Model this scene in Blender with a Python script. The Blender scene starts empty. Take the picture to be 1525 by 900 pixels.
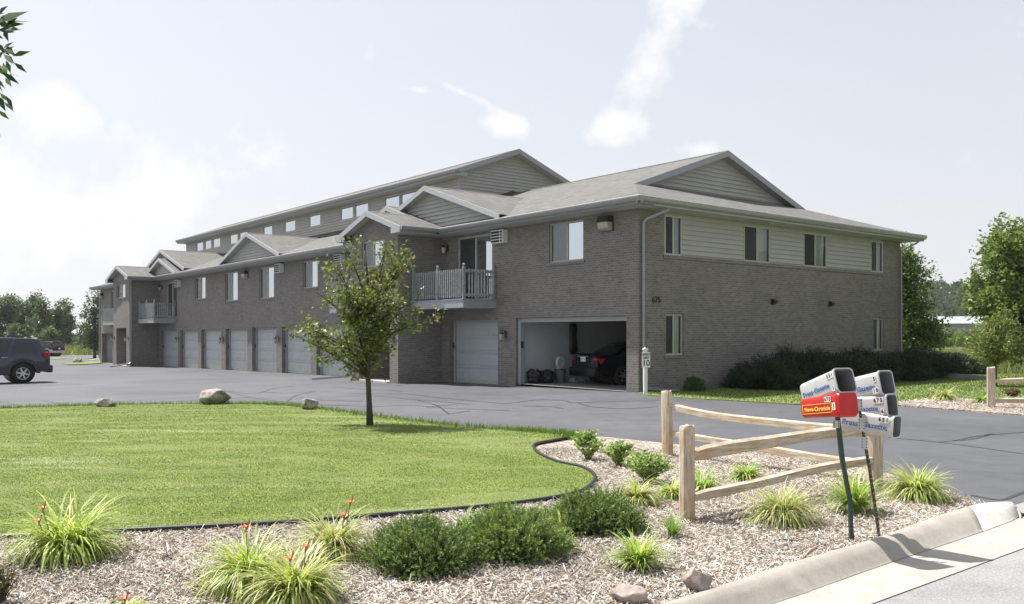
import bpy, bmesh, math, random
import numpy as np
from mathutils import Vector, Matrix, noise
R = math.radians
random.seed(7); rng = np.random.default_rng(7)
D = bpy.data; scene = bpy.context.scene; COL = scene.collection

# ------------------------------------------------------------------ geometry of the place
F, Y0, TH = 1301.33, 496.4, 0.8988
CX, CY, WID, LEN = 3.60, 24.91, 14.75, 60.4
d2 = Vector((math.sin(TH), math.cos(TH), 0)); d1 = Vector((-math.cos(TH), math.sin(TH), 0))
def toUV(x, y): q = Vector((x-CX, y-CY, 0)); return q.dot(d1), q.dot(d2)
def fromUV(u, v): return Vector((CX, CY, 0)) + u*d1 + v*d2
def Hu(u):
    if u <= 0: return 0.0
    if u <= 60: return -.0125*u
    if u <= 100: return -.75 - (u-60)*.009
    return -1.11
def H(x, y): return Hu(toUV(x, y)[0])
def G(px, py, dz=0.0):
    """ground point seen at a photo pixel (used only to measure where things stand)"""
    z = 0.0
    for _ in range(12):
        Y = F*(1.7-z)/(py-Y0); X = (px-762.5)/F*Y; z = H(X, Y)+dz
    return Vector((X, Y, z))
def AT(px, py, Y): return Vector(((px-762.5)/F*Y, Y, 1.7-(py-Y0)*Y/F))

# ------------------------------------------------------------------ materials
def mat(name):
    m = D.materials.new(name); m.use_nodes = True; nt = m.node_tree
    b = nt.nodes['Principled BSDF']; return m, nt, b
def nd(nt, t, **k):
    n = nt.nodes.new(t)
    for a, v in k.items():
        if a in n.inputs: n.inputs[a].default_value = v
        else: setattr(n, a, v)
    return n
def ramp(nt, fac, stops):
    r = nt.nodes.new('ShaderNodeValToRGB'); e = r.color_ramp.elements
    while len(e) < len(stops): e.new(.5)
    for i, (p, c) in enumerate(stops):
        e[i].position = p; e[i].color = (*c, 1) if len(c) == 3 else c
    nt.links.new(fac, r.inputs[0]); return r.outputs[0]
def noise_n(nt, vec, scale, detail=4, rough=.55):
    n = nd(nt, 'ShaderNodeTexNoise'); n.inputs['Scale'].default_value = scale
    n.inputs['Detail'].default_value = detail; n.inputs['Roughness'].default_value = rough
    if vec is not None: nt.links.new(vec, n.inputs['Vector'])
    return n
def mixc(nt, fac, a, b, mode='MIX'):
    m = nt.nodes.new('ShaderNodeMix'); m.data_type = 'RGBA'; m.blend_type = mode
    for s, i in ((fac, 0), (a, 6), (b, 7)):
        if hasattr(s, 'links'): nt.links.new(s, m.inputs[i])
        else: m.inputs[i].default_value = s if i == 0 else (*s, 1)
    return m.outputs[2]
def bump(nt, b, h, strength=.3, dist=.01):
    n = nt.nodes.new('ShaderNodeBump'); n.inputs['Strength'].default_value = strength
    n.inputs['Distance'].default_value = dist
    nt.links.new(h, n.inputs['Height']); nt.links.new(n.outputs[0], b.inputs['Normal'])
def simple(name, col, rough=.6, metal=0, spec=.5, var=.12, scale=6, bmp=0, coat=0):
    m, nt, b = mat(name)
    tc = nt.nodes.new('ShaderNodeTexCoord')
    n = noise_n(nt, tc.outputs['Object'], scale, 5)
    c = ramp(nt, n.outputs[0], [(.3, tuple(x*(1-var) for x in col)), (.7, tuple(min(1, x*(1+var)) for x in col))])
    nt.links.new(c, b.inputs['Base Color'])
    b.inputs['Roughness'].default_value = rough; b.inputs['Metallic'].default_value = metal
    b.inputs['Specular IOR Level'].default_value = spec; b.inputs['Coat Weight'].default_value = coat
    if bmp: bump(nt, b, n.outputs[0], bmp, .01)
    return m
def world_pos(nt):
    g = nt.nodes.new('ShaderNodeNewGeometry'); return g.outputs['Position']

def brick_mat():
    m, nt, b = mat('brick'); uv = nt.nodes.new('ShaderNodeUVMap')
    br = nt.nodes.new('ShaderNodeTexBrick'); nt.links.new(uv.outputs[0], br.inputs['Vector'])
    br.inputs['Scale'].default_value = 1; br.inputs['Brick Width'].default_value = .21
    br.inputs['Row Height'].default_value = .07; br.inputs['Mortar Size'].default_value = .008
    br.inputs['Mortar Smooth'].default_value = .3; br.inputs['Bias'].default_value = 0
    br.inputs['Color1'].default_value = (.155, .142, .134, 1); br.inputs['Color2'].default_value = (.215, .20, .192, 1)
    br.inputs['Mortar'].default_value = (.265, .256, .246, 1)
    n = noise_n(nt, uv.outputs[0], 9, 3); n2 = noise_n(nt, uv.outputs[0], .5, 3)
    c = mixc(nt, .5, br.outputs['Color'], ramp(nt, n.outputs[0], [(.3, (.82, .815, .81)), (.7, (1.16, 1.15, 1.14))]), 'MULTIPLY')
    c = mixc(nt, .6, c, ramp(nt, n2.outputs[0], [(.3, (.84, .84, .86)), (.7, (1.1, 1.08, 1.05))]), 'MULTIPLY')
    n3 = noise_n(nt, uv.outputs[0], 2.3, 6, .7); c = mixc(nt, .55, c, ramp(nt, n3.outputs[0], [(.36, (.80, .79, .78)), (.5, (1, 1, 1)), (.68, (1.08, 1.07, 1.05))]), 'MULTIPLY')
    nt.links.new(c, b.inputs['Base Color']); b.inputs['Roughness'].default_value = .9
    iv = nd(nt, 'ShaderNodeMath', operation='SUBTRACT'); iv.inputs[0].default_value = 1
    nt.links.new(br.outputs['Fac'], iv.inputs[1]); bump(nt, b, iv.outputs[0], .5, .008)
    return m
def shingle_mat():
    m, nt, b = mat('shingles'); uv = nt.nodes.new('ShaderNodeUVMap')
    br = nt.nodes.new('ShaderNodeTexBrick'); nt.links.new(uv.outputs[0], br.inputs['Vector'])
    br.inputs['Scale'].default_value = 1; br.inputs['Brick Width'].default_value = .33
    br.inputs['Row Height'].default_value = .14; br.inputs['Mortar Size'].default_value = .007
    br.offset = .37; br.inputs['Mortar Smooth'].default_value = .2
    br.inputs['Color1'].default_value = (.115, .112, .107, 1); br.inputs['Color2'].default_value = (.175, .171, .163, 1)
    br.inputs['Mortar'].default_value = (.10, .095, .088, 1)
    n = noise_n(nt, uv.outputs[0], 3, 4); n2 = noise_n(nt, uv.outputs[0], 60, 2)
    c = mixc(nt, .7, br.outputs['Color'], ramp(nt, n.outputs[0], [(.3, (.78, .78, .78)), (.7, (1.15, 1.13, 1.1))]), 'MULTIPLY')
    c = mixc(nt, .4, c, ramp(nt, n2.outputs[0], [(.3, (.7, .7, .7)), (.7, (1.25, 1.25, 1.25))]), 'MULTIPLY')
    nt.links.new(c, b.inputs['Base Color']); b.inputs['Roughness'].default_value = .95
    iv = nd(nt, 'ShaderNodeMath', operation='SUBTRACT'); iv.inputs[0].default_value = 1
    nt.links.new(br.outputs['Fac'], iv.inputs[1]); bump(nt, b, iv.outputs[0], .5, .01)
    return m
def asphalt_mat(name, base, fine=120, contrast=.25):
    m, nt, b = mat(name); p = world_pos(nt)
    n1 = noise_n(nt, p, .35, 5, .6); n2 = noise_n(nt, p, fine, 2); n3 = noise_n(nt, p, 2.2, 6, .7)
    c = ramp(nt, n1.outputs[0], [(.3, tuple(x*.86 for x in base)), (.7, tuple(x*1.14 for x in base))])
    c = mixc(nt, .8, c, ramp(nt, n2.outputs[0], [(.32, (1-contrast,)*3), (.7, (1+contrast,)*3)]), 'MULTIPLY')
    c = mixc(nt, .6, c, ramp(nt, n3.outputs[0], [(.35, (.76,)*3), (.5, (1.0,)*3), (.66, (1.14,)*3)]), 'MULTIPLY')
    n5 = noise_n(nt, p, .11, 3, .5); n5.inputs['Distortion'].default_value = 1.2; c = mixc(nt, .6, c, ramp(nt, n5.outputs[0], [(.42, (.82, .82, .83)), (.5, (1.02, 1.02, 1.02)), (.6, (1.1, 1.1, 1.09))]), 'MULTIPLY')
    v5 = nd(nt, 'ShaderNodeTexVoronoi'); nt.links.new(p, v5.inputs['Vector']); v5.inputs['Scale'].default_value = .75; c = mixc(nt, .55, c, ramp(nt, v5.outputs['Distance'], [(.03, (.55, .55, .55)), (.10, (1, 1, 1))]), 'MULTIPLY')
    nt.links.new(c, b.inputs['Base Color'])
    nt.links.new(ramp(nt, n3.outputs[0], [(.3, (.62,)*3), (.7, (.8,)*3)]), b.inputs['Roughness'])
    b.inputs['Specular IOR Level'].default_value = .4
    bump(nt, b, n2.outputs[0], .35, .006); return m
def grass_mat(name, a, bcol, c3, scale=.6, stripes=False):
    m, nt, b = mat(name); p = world_pos(nt)
    n1 = noise_n(nt, p, scale, 5, .6); n2 = noise_n(nt, p, 45, 3, .7); n3 = noise_n(nt, p, 5, 4, .6)
    c = ramp(nt, n1.outputs[0], [(.32, a), (.62, bcol)])
    mp = nd(nt, 'ShaderNodeMapping'); nt.links.new(p, mp.inputs[0]); mp.inputs['Scale'].default_value = (.25, 1.1, 1); mp.inputs['Rotation'].default_value = (0, 0, .15)
    n4 = noise_n(nt, mp.outputs[0], 1.1, 6, .65)
    c = mixc(nt, ramp(nt, n4.outputs[0], [(.56, (0, 0, 0)), (.72, (.75, .75, .75))]), c, c3)
    if stripes:
        w = nd(nt, 'ShaderNodeTexWave'); w.wave_type = 'RINGS'; w.rings_direction = 'Z'
        mp2 = nd(nt, 'ShaderNodeMapping'); nt.links.new(p, mp2.inputs[0]); mp2.inputs['Location'].default_value = (5.2, -12.5, 0); mp2.inputs['Scale'].default_value = (.75, 1.3, 1)
        nt.links.new(mp2.outputs[0], w.inputs[0]); w.inputs['Scale'].default_value = .34; w.inputs['Distortion'].default_value = 2.5; w.inputs['Detail'].default_value = 2
        c = mixc(nt, .55, c, ramp(nt, w.outputs['Color'], [(.2, (.86, .9, .82)), (.8, (1.12, 1.08, 1.1))]), 'MULTIPLY')
    c = mixc(nt, .7, c, ramp(nt, n2.outputs[0], [(.3, (.62,)*3), (.7, (1.35,)*3)]), 'MULTIPLY')
    c = mixc(nt, .5, c, ramp(nt, n3.outputs[0], [(.3, (.8,)*3), (.7, (1.15,)*3)]), 'MULTIPLY')
    nt.links.new(c, b.inputs['Base Color']); b.inputs['Roughness'].default_value = .85
    b.inputs['Specular IOR Level'].default_value = .2
    bump(nt, b, n2.outputs[0], .6, .03); return m
def leaf_mat(name, a, bcol, trans=.45, rough=.45, spec=.4, scale=8):
    m, nt, b = mat(name)
    g = nt.nodes.new('ShaderNodeNewGeometry')
    n = noise_n(nt, g.outputs['Position'], scale, 3, .7)
    c = ramp(nt, n.outputs[0], [(.3, a), (.68, bcol)])
    nt.links.new(c, b.inputs['Base Color']); b.inputs['Roughness'].default_value = rough
    b.inputs['Specular IOR Level'].default_value = spec
    t = nt.nodes.new('ShaderNodeBsdfTranslucent')
    tcol = mixc(nt, 1.0, c, (1.25, 1.35, .7), 'MULTIPLY'); nt.links.new(tcol, t.inputs[0])
    mx = nt.nodes.new('ShaderNodeMixShader'); mx.inputs[0].default_value = trans
    nt.links.new(b.outputs[0], mx.inputs[1]); nt.links.new(t.outputs[0], mx.inputs[2])
    nt.links.new(mx.outputs[0], nt.nodes['Material Output'].inputs[0]); return m
def wood_mat():
    m, nt, b = mat('split_cedar'); tc = nt.nodes.new('ShaderNodeTexCoord')
    uv = nt.nodes.new('ShaderNodeUVMap')
    mp = nd(nt, 'ShaderNodeMapping'); nt.links.new(uv.outputs[0], mp.inputs[0]); mp.inputs['Scale'].default_value = (45, 3, 1)
    n = noise_n(nt, mp.outputs[0], 1, 6, .7); n2 = noise_n(nt, tc.outputs['Object'], 3, 4, .6)
    c = ramp(nt, n.outputs[0], [(.34, (.27, .205, .145)), (.5, (.52, .44, .34)), (.66, (.70, .63, .53))])
    c = mixc(nt, ramp(nt, n2.outputs[0], [(.45, (0, 0, 0)), (.7, (.8, .8, .8))]), c, (.42, .27, .14))
    nt.links.new(c, b.inputs['Base Color']); b.inputs['Roughness'].default_value = .8
    bump(nt, b, n.outputs[0], .5, .006); return m
def rock_mat(name, a, bc):
    m, nt, b = mat(name); tc = nt.nodes.new('ShaderNodeTexCoord')
    n = noise_n(nt, tc.outputs['Object'], 5, 8, .7); n2 = noise_n(nt, tc.outputs['Object'], 30, 4, .7)
    c = ramp(nt, n.outputs[0], [(.35, a), (.6, bc)])
    c = mixc(nt, .6, c, ramp(nt, n2.outputs[0], [(.3, (.7,)*3), (.7, (1.2,)*3)]), 'MULTIPLY')
    nt.links.new(c, b.inputs['Base Color']); b.inputs['Roughness'].default_value = .85
    bump(nt, b, n.outputs[0], .8, .03); return m
def glass_mat():
    m, nt, b = mat('window_glass'); nt.nodes.remove(b)
    g = nt.nodes.new('ShaderNodeBsdfGlossy'); g.inputs['Roughness'].default_value = .015
    g.inputs[0].default_value = (.60, .64, .67, 1)
    t = nt.nodes.new('ShaderNodeBsdfTransparent'); t.inputs[0].default_value = (.82, .87, .86, 1)
    fr = nt.nodes.new('ShaderNodeFresnel'); fr.inputs[0].default_value = 1.5
    ma = nd(nt, 'ShaderNodeMath', operation='MULTIPLY_ADD'); nt.links.new(fr.outputs[0], ma.inputs[0])
    ma.inputs[1].default_value = 1.0; ma.inputs[2].default_value = .05; ma.use_clamp = True
    mx = nt.nodes.new('ShaderNodeMixShader'); nt.links.new(ma.outputs[0], mx.inputs[0])
    nt.links.new(t.outputs[0], mx.inputs[1]); nt.links.new(g.outputs[0], mx.inputs[2])
    nt.links.new(mx.outputs[0], nt.nodes['Material Output'].inputs[0]); return m
def curtain_mat():
    m, nt, b = mat('curtain'); tc = nt.nodes.new('ShaderNodeTexCoord'); uv = nt.nodes.new('ShaderNodeUVMap')
    w = nd(nt, 'ShaderNodeTexWave'); w.bands_direction = 'X'; nt.links.new(uv.outputs[0], w.inputs[0]); w.inputs['Scale'].default_value = 4; w.inputs['Distortion'].default_value = 1.5
    c = ramp(nt, w.outputs['Color'], [(0, (.55, .54, .51)), (1, (.72, .71, .68))])
    nt.links.new(c, b.inputs['Base Color']); b.inputs['Roughness'].default_value = .9; bump(nt, b, w.outputs['Color'], .6, .03); return m
def mulch_mat():
    m, nt, b = mat('mulch_soil'); p = world_pos(nt)
    v = nd(nt, 'ShaderNodeTexVoronoi'); v.inputs['Scale'].default_value = 26; v.inputs['Randomness'].default_value = 1
    n = noise_n(nt, p, 9, 4, .6); add = nd(nt, 'ShaderNodeVectorMath', operation='MULTIPLY_ADD')
    nt.links.new(n.outputs['Color'], add.inputs[0]); add.inputs[1].default_value = (.12,)*3; nt.links.new(p, add.inputs[2])
    nt.links.new(add.outputs[0], v.inputs['Vector'])
    sep = nd(nt, 'ShaderNodeSeparateColor'); nt.links.new(v.outputs['Color'], sep.inputs[0])
    c = ramp(nt, sep.outputs[0], [(0, (.13, .095, .07)), (.35, (.28, .225, .18)), (.7, (.42, .365, .30)), (1, (.54, .48, .41))])
    nt.links.new(c, b.inputs['Base Color']); b.inputs['Roughness'].default_value = .95
    bump(nt, b, v.outputs['Distance'], .8, .03); return m
def attr_mat(name, rough=.8, trans=0.0, spec=.3):
    """colour of each chip, blade or leaf comes from the mesh (its own colour, not light)"""
    m, nt, b = mat(name); a = nd(nt, 'ShaderNodeAttribute'); a.attribute_name = 'col'
    nt.links.new(a.outputs['Color'], b.inputs['Base Color']); b.inputs['Roughness'].default_value = rough
    b.inputs['Specular IOR Level'].default_value = spec
    if trans:
        t = nt.nodes.new('ShaderNodeBsdfTranslucent'); c = mixc(nt, 1.0, a.outputs['Color'], (1.2, 1.3, .75), 'MULTIPLY')
        nt.links.new(c, t.inputs[0]); mx = nt.nodes.new('ShaderNodeMixShader'); mx.inputs[0].default_value = trans
        nt.links.new(b.outputs[0], mx.inputs[1]); nt.links.new(t.outputs[0], mx.inputs[2])
        nt.links.new(mx.outputs[0], nt.nodes['Material Output'].inputs[0])
    return m
def concrete_mat(name, col):
    m, nt, b = mat(name); p = world_pos(nt)
    n = noise_n(nt, p, 1.3, 6, .7); n2 = noise_n(nt, p, 70, 3, .7); n3 = noise_n(nt, p, 7, 5, .75)
    c = ramp(nt, n.outputs[0], [(.3, tuple(x*.84 for x in col)), (.7, tuple(x*1.08 for x in col))])
    c = mixc(nt, .6, c, ramp(nt, n2.outputs[0], [(.3, (.8,)*3), (.7, (1.12,)*3)]), 'MULTIPLY')
    c = mixc(nt, .6, c, ramp(nt, n3.outputs[0], [(.3, (.78, .76, .72)), (.55, (1.05,)*3)]), 'MULTIPLY')
    nt.links.new(c, b.inputs['Base Color']); b.inputs['Roughness'].default_value = .85
    bump(nt, b, n2.outputs[0], .3, .004); return m

M = {}
M['brick'] = brick_mat(); M['shingle'] = shingle_mat(); M['glass'] = glass_mat(); M['curtain'] = curtain_mat()
M['asphalt'] = asphalt_mat('driveway_asphalt', (.090, .093, .102), 90)
M['road'] = asphalt_mat('street_asphalt', (.27, .27, .265), 60, .35)
M['tar'] = simple('crack_sealant', (.035, .035, .038), .5)
M['paint'] = simple('parking_paint', (.30, .30, .285), .8, var=.25, scale=4)
M['lawn'] = grass_mat('lawn_turf', (.135, .18, .038), (.17, .215, .055), (.34, .36, .21), .5, True)
M['lawn2'] = grass_mat('side_lawn_turf', (.15, .20, .055), (.20, .24, .075), (.27, .29, .14), .5)
M['field'] = grass_mat('field_grass', (.12, .16, .05), (.22, .24, .10), (.26, .26, .13), .12)
M['mulch'] = mulch_mat(); M['wood'] = wood_mat()
M['siding'] = simple('vinyl_siding', (.385, .38, .365), .6, var=.05, scale=2)
M['siding_grey'] = simple('grey_siding', (.36, .36, .36), .6, var=.05, scale=2)
M['trim'] = simple('painted_trim', (.28, .29, .32), .5, var=.06)
M['soffit'] = simple('vinyl_soffit', (.42, .42, .41), .6, var=.04)
M['gutter'] = simple('aluminium_gutter', (.29, .30, .315), .3, metal=.3, var=.05)
M['frame'] = simple('window_frame', (.42, .41, .38), .5, var=.05)
M['door'] = simple('garage_door_paint', (.40, .43, .445), .5, var=.05, scale=2)
M['jamb'] = simple('door_jamb_paint', (.33, .35, .36), .6, var=.06)
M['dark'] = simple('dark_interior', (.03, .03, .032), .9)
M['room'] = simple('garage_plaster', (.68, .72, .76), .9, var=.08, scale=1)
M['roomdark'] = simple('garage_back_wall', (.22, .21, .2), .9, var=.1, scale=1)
M['floor'] = concrete_mat('garage_slab', (.24, .235, .22))
M['deck'] = simple('balcony_board', (.31, .33, .36), .6, var=.06)
M['rail'] = simple('weathered_balustrade', (.27, .29, .30), .7, var=.3, scale=14)
M['black'] = simple('black_metal', (.02, .02, .022), .4)
M['blackplastic'] = simple('black_plastic', (.018, .018, .02), .45, var=.3, scale=3)
M['lens'] = simple('lamp_lens', (.4, .4, .34), .25, var=.1)
M['steel'] = simple('galvanised_steel', (.45, .46, .48), .4, metal=.6, var=.15, scale=30)
M['white'] = simple('white_paint', (.78, .78, .77), .5, var=.04)
M['ac'] = simple('white_grille', (.72, .73, .74), .5, var=.04)
M['kerb'] = concrete_mat('kerb_concrete', (.36, .335, .295)); M['pan'] = concrete_mat('gutter_concrete', (.38, .36, .325))
M['kerbnew'] = concrete_mat('new_kerb_concrete', (.56, .54, .50))
M['bark'] = simple('bark', (.09, .075, .06), .9, var=.35, scale=18, bmp=.6)
M['bark2'] = simple('young_bark', (.07, .058, .048), .85, var=.35, scale=25, bmp=.5)
M['rock'] = rock_mat('granite', (.09, .082, .075), (.40, .37, .33)); M['rock2'] = rock_mat('pink_granite', (.20, .155, .135), (.42, .35, .315))
M['tube'] = simple('silver_plastic', (.50, .50, .51), .38, metal=.1, var=.06, scale=9)
M['tubein'] = simple('tube_inside', (.20, .21, .225), .6)
M['red'] = simple('red_plastic', (.50, .014, .014), .32, var=.1, scale=8)
M['green'] = simple('green_post_paint', (.02, .055, .05), .5, var=.3, scale=20)
M['rust'] = simple('rusty_post', (.06, .045, .032), .8, var=.5, scale=25)
M['blueink'] = simple('blue_print', (.05, .12, .33), .6, var=.3, scale=60); M['blackink'] = simple('black_print', (.02, .02, .022), .6)
M['goldink'] = simple('gold_print', (.75, .55, .10), .5); M['label'] = simple('white_sticker', (.76, .76, .74), .5)
M['navy'] = simple('navy_car_paint', (.012, .014, .045), .25, var=.05, coat=1); M['clad'] = simple('grey_cladding', (.04, .042, .055), .6)
M['blackcar'] = simple('black_car_paint', (.003, .003, .007), .4, spec=.25, var=.05, coat=.1)
M['carglass'] = simple('car_glass', (.012, .014, .017), .06, spec=.8); M['tyre'] = simple('tyre_rubber', (.018,)*3, .85)
M['alloy'] = simple('alloy_rim', (.55,)*3, .3, metal=.7); M['chrome'] = simple('chrome', (.7,)*3, .15, metal=1)
M['tail'] = simple('tail_lamp', (.45, .01, .012), .15); M['silvercar'] = simple('silver_paint', (.45, .46, .48), .3, metal=.3)
M['attr'] = attr_mat('foliage_blades', .42, .35, .45); M['chip'] = attr_mat('wood_chips', .9, 0); M['needle'] = attr_mat('spruce_needles', .6, .15)
M['metalroof'] = simple('barn_roof_metal', (.36, .40, .41), .45, var=.05); M['barnwall'] = simple('barn_wall_metal', (.25, .24, .245), .7)
M['gravel'] = rock_mat('pale_gravel', (.45, .43, .38), (.65, .63, .58))
def screen_mat():
    m, nt, b = mat('fly_screen'); b.inputs['Base Color'].default_value = (.03, .033, .038, 1); b.inputs['Roughness'].default_value = .6
    t = nt.nodes.new('ShaderNodeBsdfTransparent'); mx = nt.nodes.new('ShaderNodeMixShader'); mx.inputs[0].default_value = .55
    nt.links.new(t.outputs[0], mx.inputs[1]); nt.links.new(b.outputs[0], mx.inputs[2]); nt.links.new(mx.outputs[0], nt.nodes['Material Output'].inputs[0]); return m
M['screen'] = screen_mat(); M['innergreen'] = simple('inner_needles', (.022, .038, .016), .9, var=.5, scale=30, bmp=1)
M['flower'] = simple('orange_petals', (.75, .10, .02), .5)

# ------------------------------------------------------------------ mesh helpers
class MB:
    def __init__(s, roofuv=False): s.v = []; s.f = []; s.roof = roofuv; s.mi = []; s.cur = 0
    def poly(s, pts):
        n = len(s.v); s.v += [Vector(p) for p in pts]; s.f.append(list(range(n, n+len(pts)))); s.mi.append(s.cur)
    def box(s, a, b, mtx=None):
        x0, y0, z0 = a; x1, y1, z1 = b
        c = [(x0,y0,z0),(x1,y0,z0),(x1,y1,z0),(x0,y1,z0),(x0,y0,z1),(x1,y0,z1),(x1,y1,z1),(x0,y1,z1)]
        if mtx is not None: c = [mtx @ Vector(p) for p in c]
        n = len(s.v); s.v += [Vector(p) for p in c]
        for q in ((3,2,1,0),(4,5,6,7),(0,1,5,4),(1,2,6,5),(2,3,7,6),(3,0,4,7)): s.f.append([n+i for i in q]); s.mi.append(s.cur)
    def prism(s, pts, vec):
        """extrude polygon pts along vec"""
        vec = Vector(vec); a = [Vector(p) for p in pts]; b = [p+vec for p in a]; n = len(a)
        s.poly(a[::-1]); s.poly(b)
        for i in range(n): j = (i+1) % n; s.poly([a[i], a[j], b[j], b[i]])
    def tube(s, pts, rad, seg=8, cap=True, sq=False):
        pts = [Vector(p) for p in pts]; rr = rad if isinstance(rad, (list, tuple)) else [rad]*len(pts)
        rings = []; n0 = len(s.v); side = None
        for i, p in enumerate(pts):
            t = (pts[min(i+1, len(pts)-1)]-pts[max(i-1, 0)]).normalized()
            ref = side if side is not None else (Vector((0, 0, 1)) if abs(t.z) < .9 else Vector((1, 0, 0)))
            if side is None: a = t.cross(ref).normalized()
            else: a = (ref - t*ref.dot(t)).normalized()
            side = a; b = t.cross(a)
            for k in range(seg):
                an = 2*math.pi*k/seg + (math.pi/4 if sq else 0); s.v.append(p+(a*math.cos(an)+b*math.sin(an))*rr[i])
        for i in range(len(pts)-1):
            for k in range(seg):
                k2 = (k+1) % seg; s.f.append([n0+i*seg+k, n0+i*seg+k2, n0+(i+1)*seg+k2, n0+(i+1)*seg+k]); s.mi.append(s.cur)
        if cap:
            s.f.append([n0+k for k in range(seg)][::-1]); s.f.append([n0+(len(pts)-1)*seg+k for k in range(seg)]); s.mi += [s.cur]*2
    def lathe(s, prof, mtx, seg=20):
        n0 = len(s.v)
        for r, z in prof:
            for k in range(seg): a = 2*math.pi*k/seg; s.v.append(mtx @ Vector((r*math.cos(a), r*math.sin(a), z)))
        for i in range(len(prof)-1):
            for k in range(seg):
                k2 = (k+1) % seg; s.f.append([n0+i*seg+k, n0+i*seg+k2, n0+(i+1)*seg+k2, n0+(i+1)*seg+k]); s.mi.append(s.cur)
    def build(s, name, mats, parent=None, smooth=False, bevel=0):
        me = D.meshes.new(name); me.from_pydata([tuple(p) for p in s.v], [], s.f)
        ms = mats if isinstance(mats, (list, tuple)) else [mats]
        for m in ms: me.materials.append(m)
        me.polygons.foreach_set('material_index', s.mi)
        uv = me.uv_layers.new(name='UVMap'); me.update()
        co = np.array([tuple(v) for v in s.v]) if s.v else np.zeros((0, 3)); data = np.zeros((len(me.loops), 2), dtype=np.float32)
        for p in me.polygons:
            nx, ny, nz = abs(p.normal.x), abs(p.normal.y), abs(p.normal.z)
            for li in p.loop_indices:
                x, y, z = co[me.loops[li].vertex_index]
                if s.roof: data[li] = (y, x*1.06) if nx > ny else (x, y*1.06)
                elif nz > nx and nz > ny: data[li] = (x, y)
                elif nx > ny: data[li] = (y, z)
                else: data[li] = (x, z)
        uv.data.foreach_set('uv', data.ravel())
        if smooth: me.polygons.foreach_set('use_smooth', [True]*len(me.polygons))
        o = D.objects.new(name, me); COL.objects.link(o)
        if parent is not None: o.parent = parent
        if bevel:
            b = o.modifiers.new('b', 'BEVEL'); b.width = bevel; b.segments = 2; b.limit_method = 'ANGLE'; b.angle_limit = R(40)
        return o
def tag(o, label=None, cat=None, group=None, kind=None):
    if label: o['label'] = label
    if cat: o['category'] = cat
    if group: o['group'] = group
    if kind: o['kind'] = kind
    return o
def empty(name, loc=(0, 0, 0), rz=0, label=None, cat=None, group=None):
    o = D.objects.new(name, None); COL.objects.link(o); o.location = loc; o.rotation_euler = (0, 0, rz); o.empty_display_size = .2
    return tag(o, label, cat, group)
def np_mesh(name, verts, faces_n, cols, m, parent=None, smooth=False):
    """verts (N,k,3): N separate polygons of k corners; cols (N,3)"""
    N, k, _ = verts.shape; me = D.meshes.new(name)
    me.vertices.add(N*k); me.vertices.foreach_set('co', verts.reshape(-1).astype(np.float32))
    me.loops.add(N*k); me.loops.foreach_set('vertex_index', np.arange(N*k, dtype=np.int32))
    me.polygons.add(N); me.polygons.foreach_set('loop_start', np.arange(0, N*k, k, dtype=np.int32))
    me.polygons.foreach_set('loop_total', np.full(N, k, dtype=np.int32)); me.update()
    if cols is not None:
        a = me.color_attributes.new('col', 'FLOAT_COLOR', 'POINT')
        c = np.ones((N, k, 4), dtype=np.float32); c[:, :, :3] = cols[:, None, :]; a.data.foreach_set('color', c.ravel())
    me.materials.append(m); o = D.objects.new(name, me); COL.objects.link(o)
    if parent is not None: o.parent = parent
    return o
def bake(o):
    """apply modifiers"""
    dg = bpy.context.evaluated_depsgraph_get(); dg.update(); me = D.meshes.new_from_object(o.evaluated_get(dg)); o.modifiers.clear(); o.data = me

# ------------------------------------------------------------------ ground sheets
def sheet(name, pts, dz, m, creases=True, kind='structure', skirt=0, hfun=None):
    bm = bmesh.new(); vs = [bm.verts.new((p[0], p[1], 0)) for p in pts]
    ed = [bm.edges.new((vs[i], vs[(i+1) % len(vs)])) for i in range(len(vs))]
    bmesh.ops.triangle_fill(bm, edges=ed, use_beauty=True)
    for u in (0, 60, 100):
        geom = bm.verts[:]+bm.edges[:]+bm.faces[:]; c = fromUV(u, 0)
        bmesh.ops.bisect_plane(bm, geom=geom, plane_co=c, plane_no=d1)
    for v in bm.verts: v.co.z = (hfun or H)(v.co.x, v.co.y)+dz
    bmesh.ops.recalc_face_normals(bm, faces=bm.faces)
    if bm.faces and bm.faces[:][0].normal.z < 0: bmesh.ops.reverse_faces(bm, faces=bm.faces)
    if skirt:
        be = [e for e in bm.edges if len(e.link_faces) == 1]
        r = bmesh.ops.extrude_edge_only(bm, edges=be)
        for v in [g for g in r['geom'] if isinstance(g, bmesh.types.BMVert)]: v.co.z -= skirt
    me = D.meshes.new(name); bm.to_mesh(me); bm.free(); me.materials.append(m)
    o = D.objects.new(name, me); COL.objects.link(o); o['kind'] = kind; return o
def smooth_path(pts, n=6, closed=False):
    out = []; N = len(pts); rngi = range(N if closed else N-1)
    for i in rngi:
        p0 = pts[(i-1) % N] if closed or i > 0 else pts[i]; p1 = pts[i]; p2 = pts[(i+1) % N]; p3 = pts[(i+2) % N] if closed or i+2 < N else p2
        for k in range(n):
            t = k/n; out.append(.5*((2*p1)+(-p0+p2)*t+(2*p0-5*p1+4*p2-p3)*t*t+(-p0+3*p1-3*p2+p3)*t**3))
    if not closed: out.append(pts[-1])
    return out

# street: parallel to the end wall, perp distance measured along d1 from the camera
def S(perp, along, z=0): p = d1*perp + d2*along; return Vector((p.x, p.y, z))
STREET = -.065
base = sheet('ground', [S(3.64, -620), S(3.64, 620), S(700, 620), S(700, -620)], -.03, M['field'])
sheet('far_ground', [S(-9, -620), S(-9, 620), S(-500, 620), S(-500, -620)], -.03, M['field'])
sheet('street', [S(-9, -300), S(-9, 300), S(3.02, 300), S(3.02, -300)], STREET, M['road'])
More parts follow.
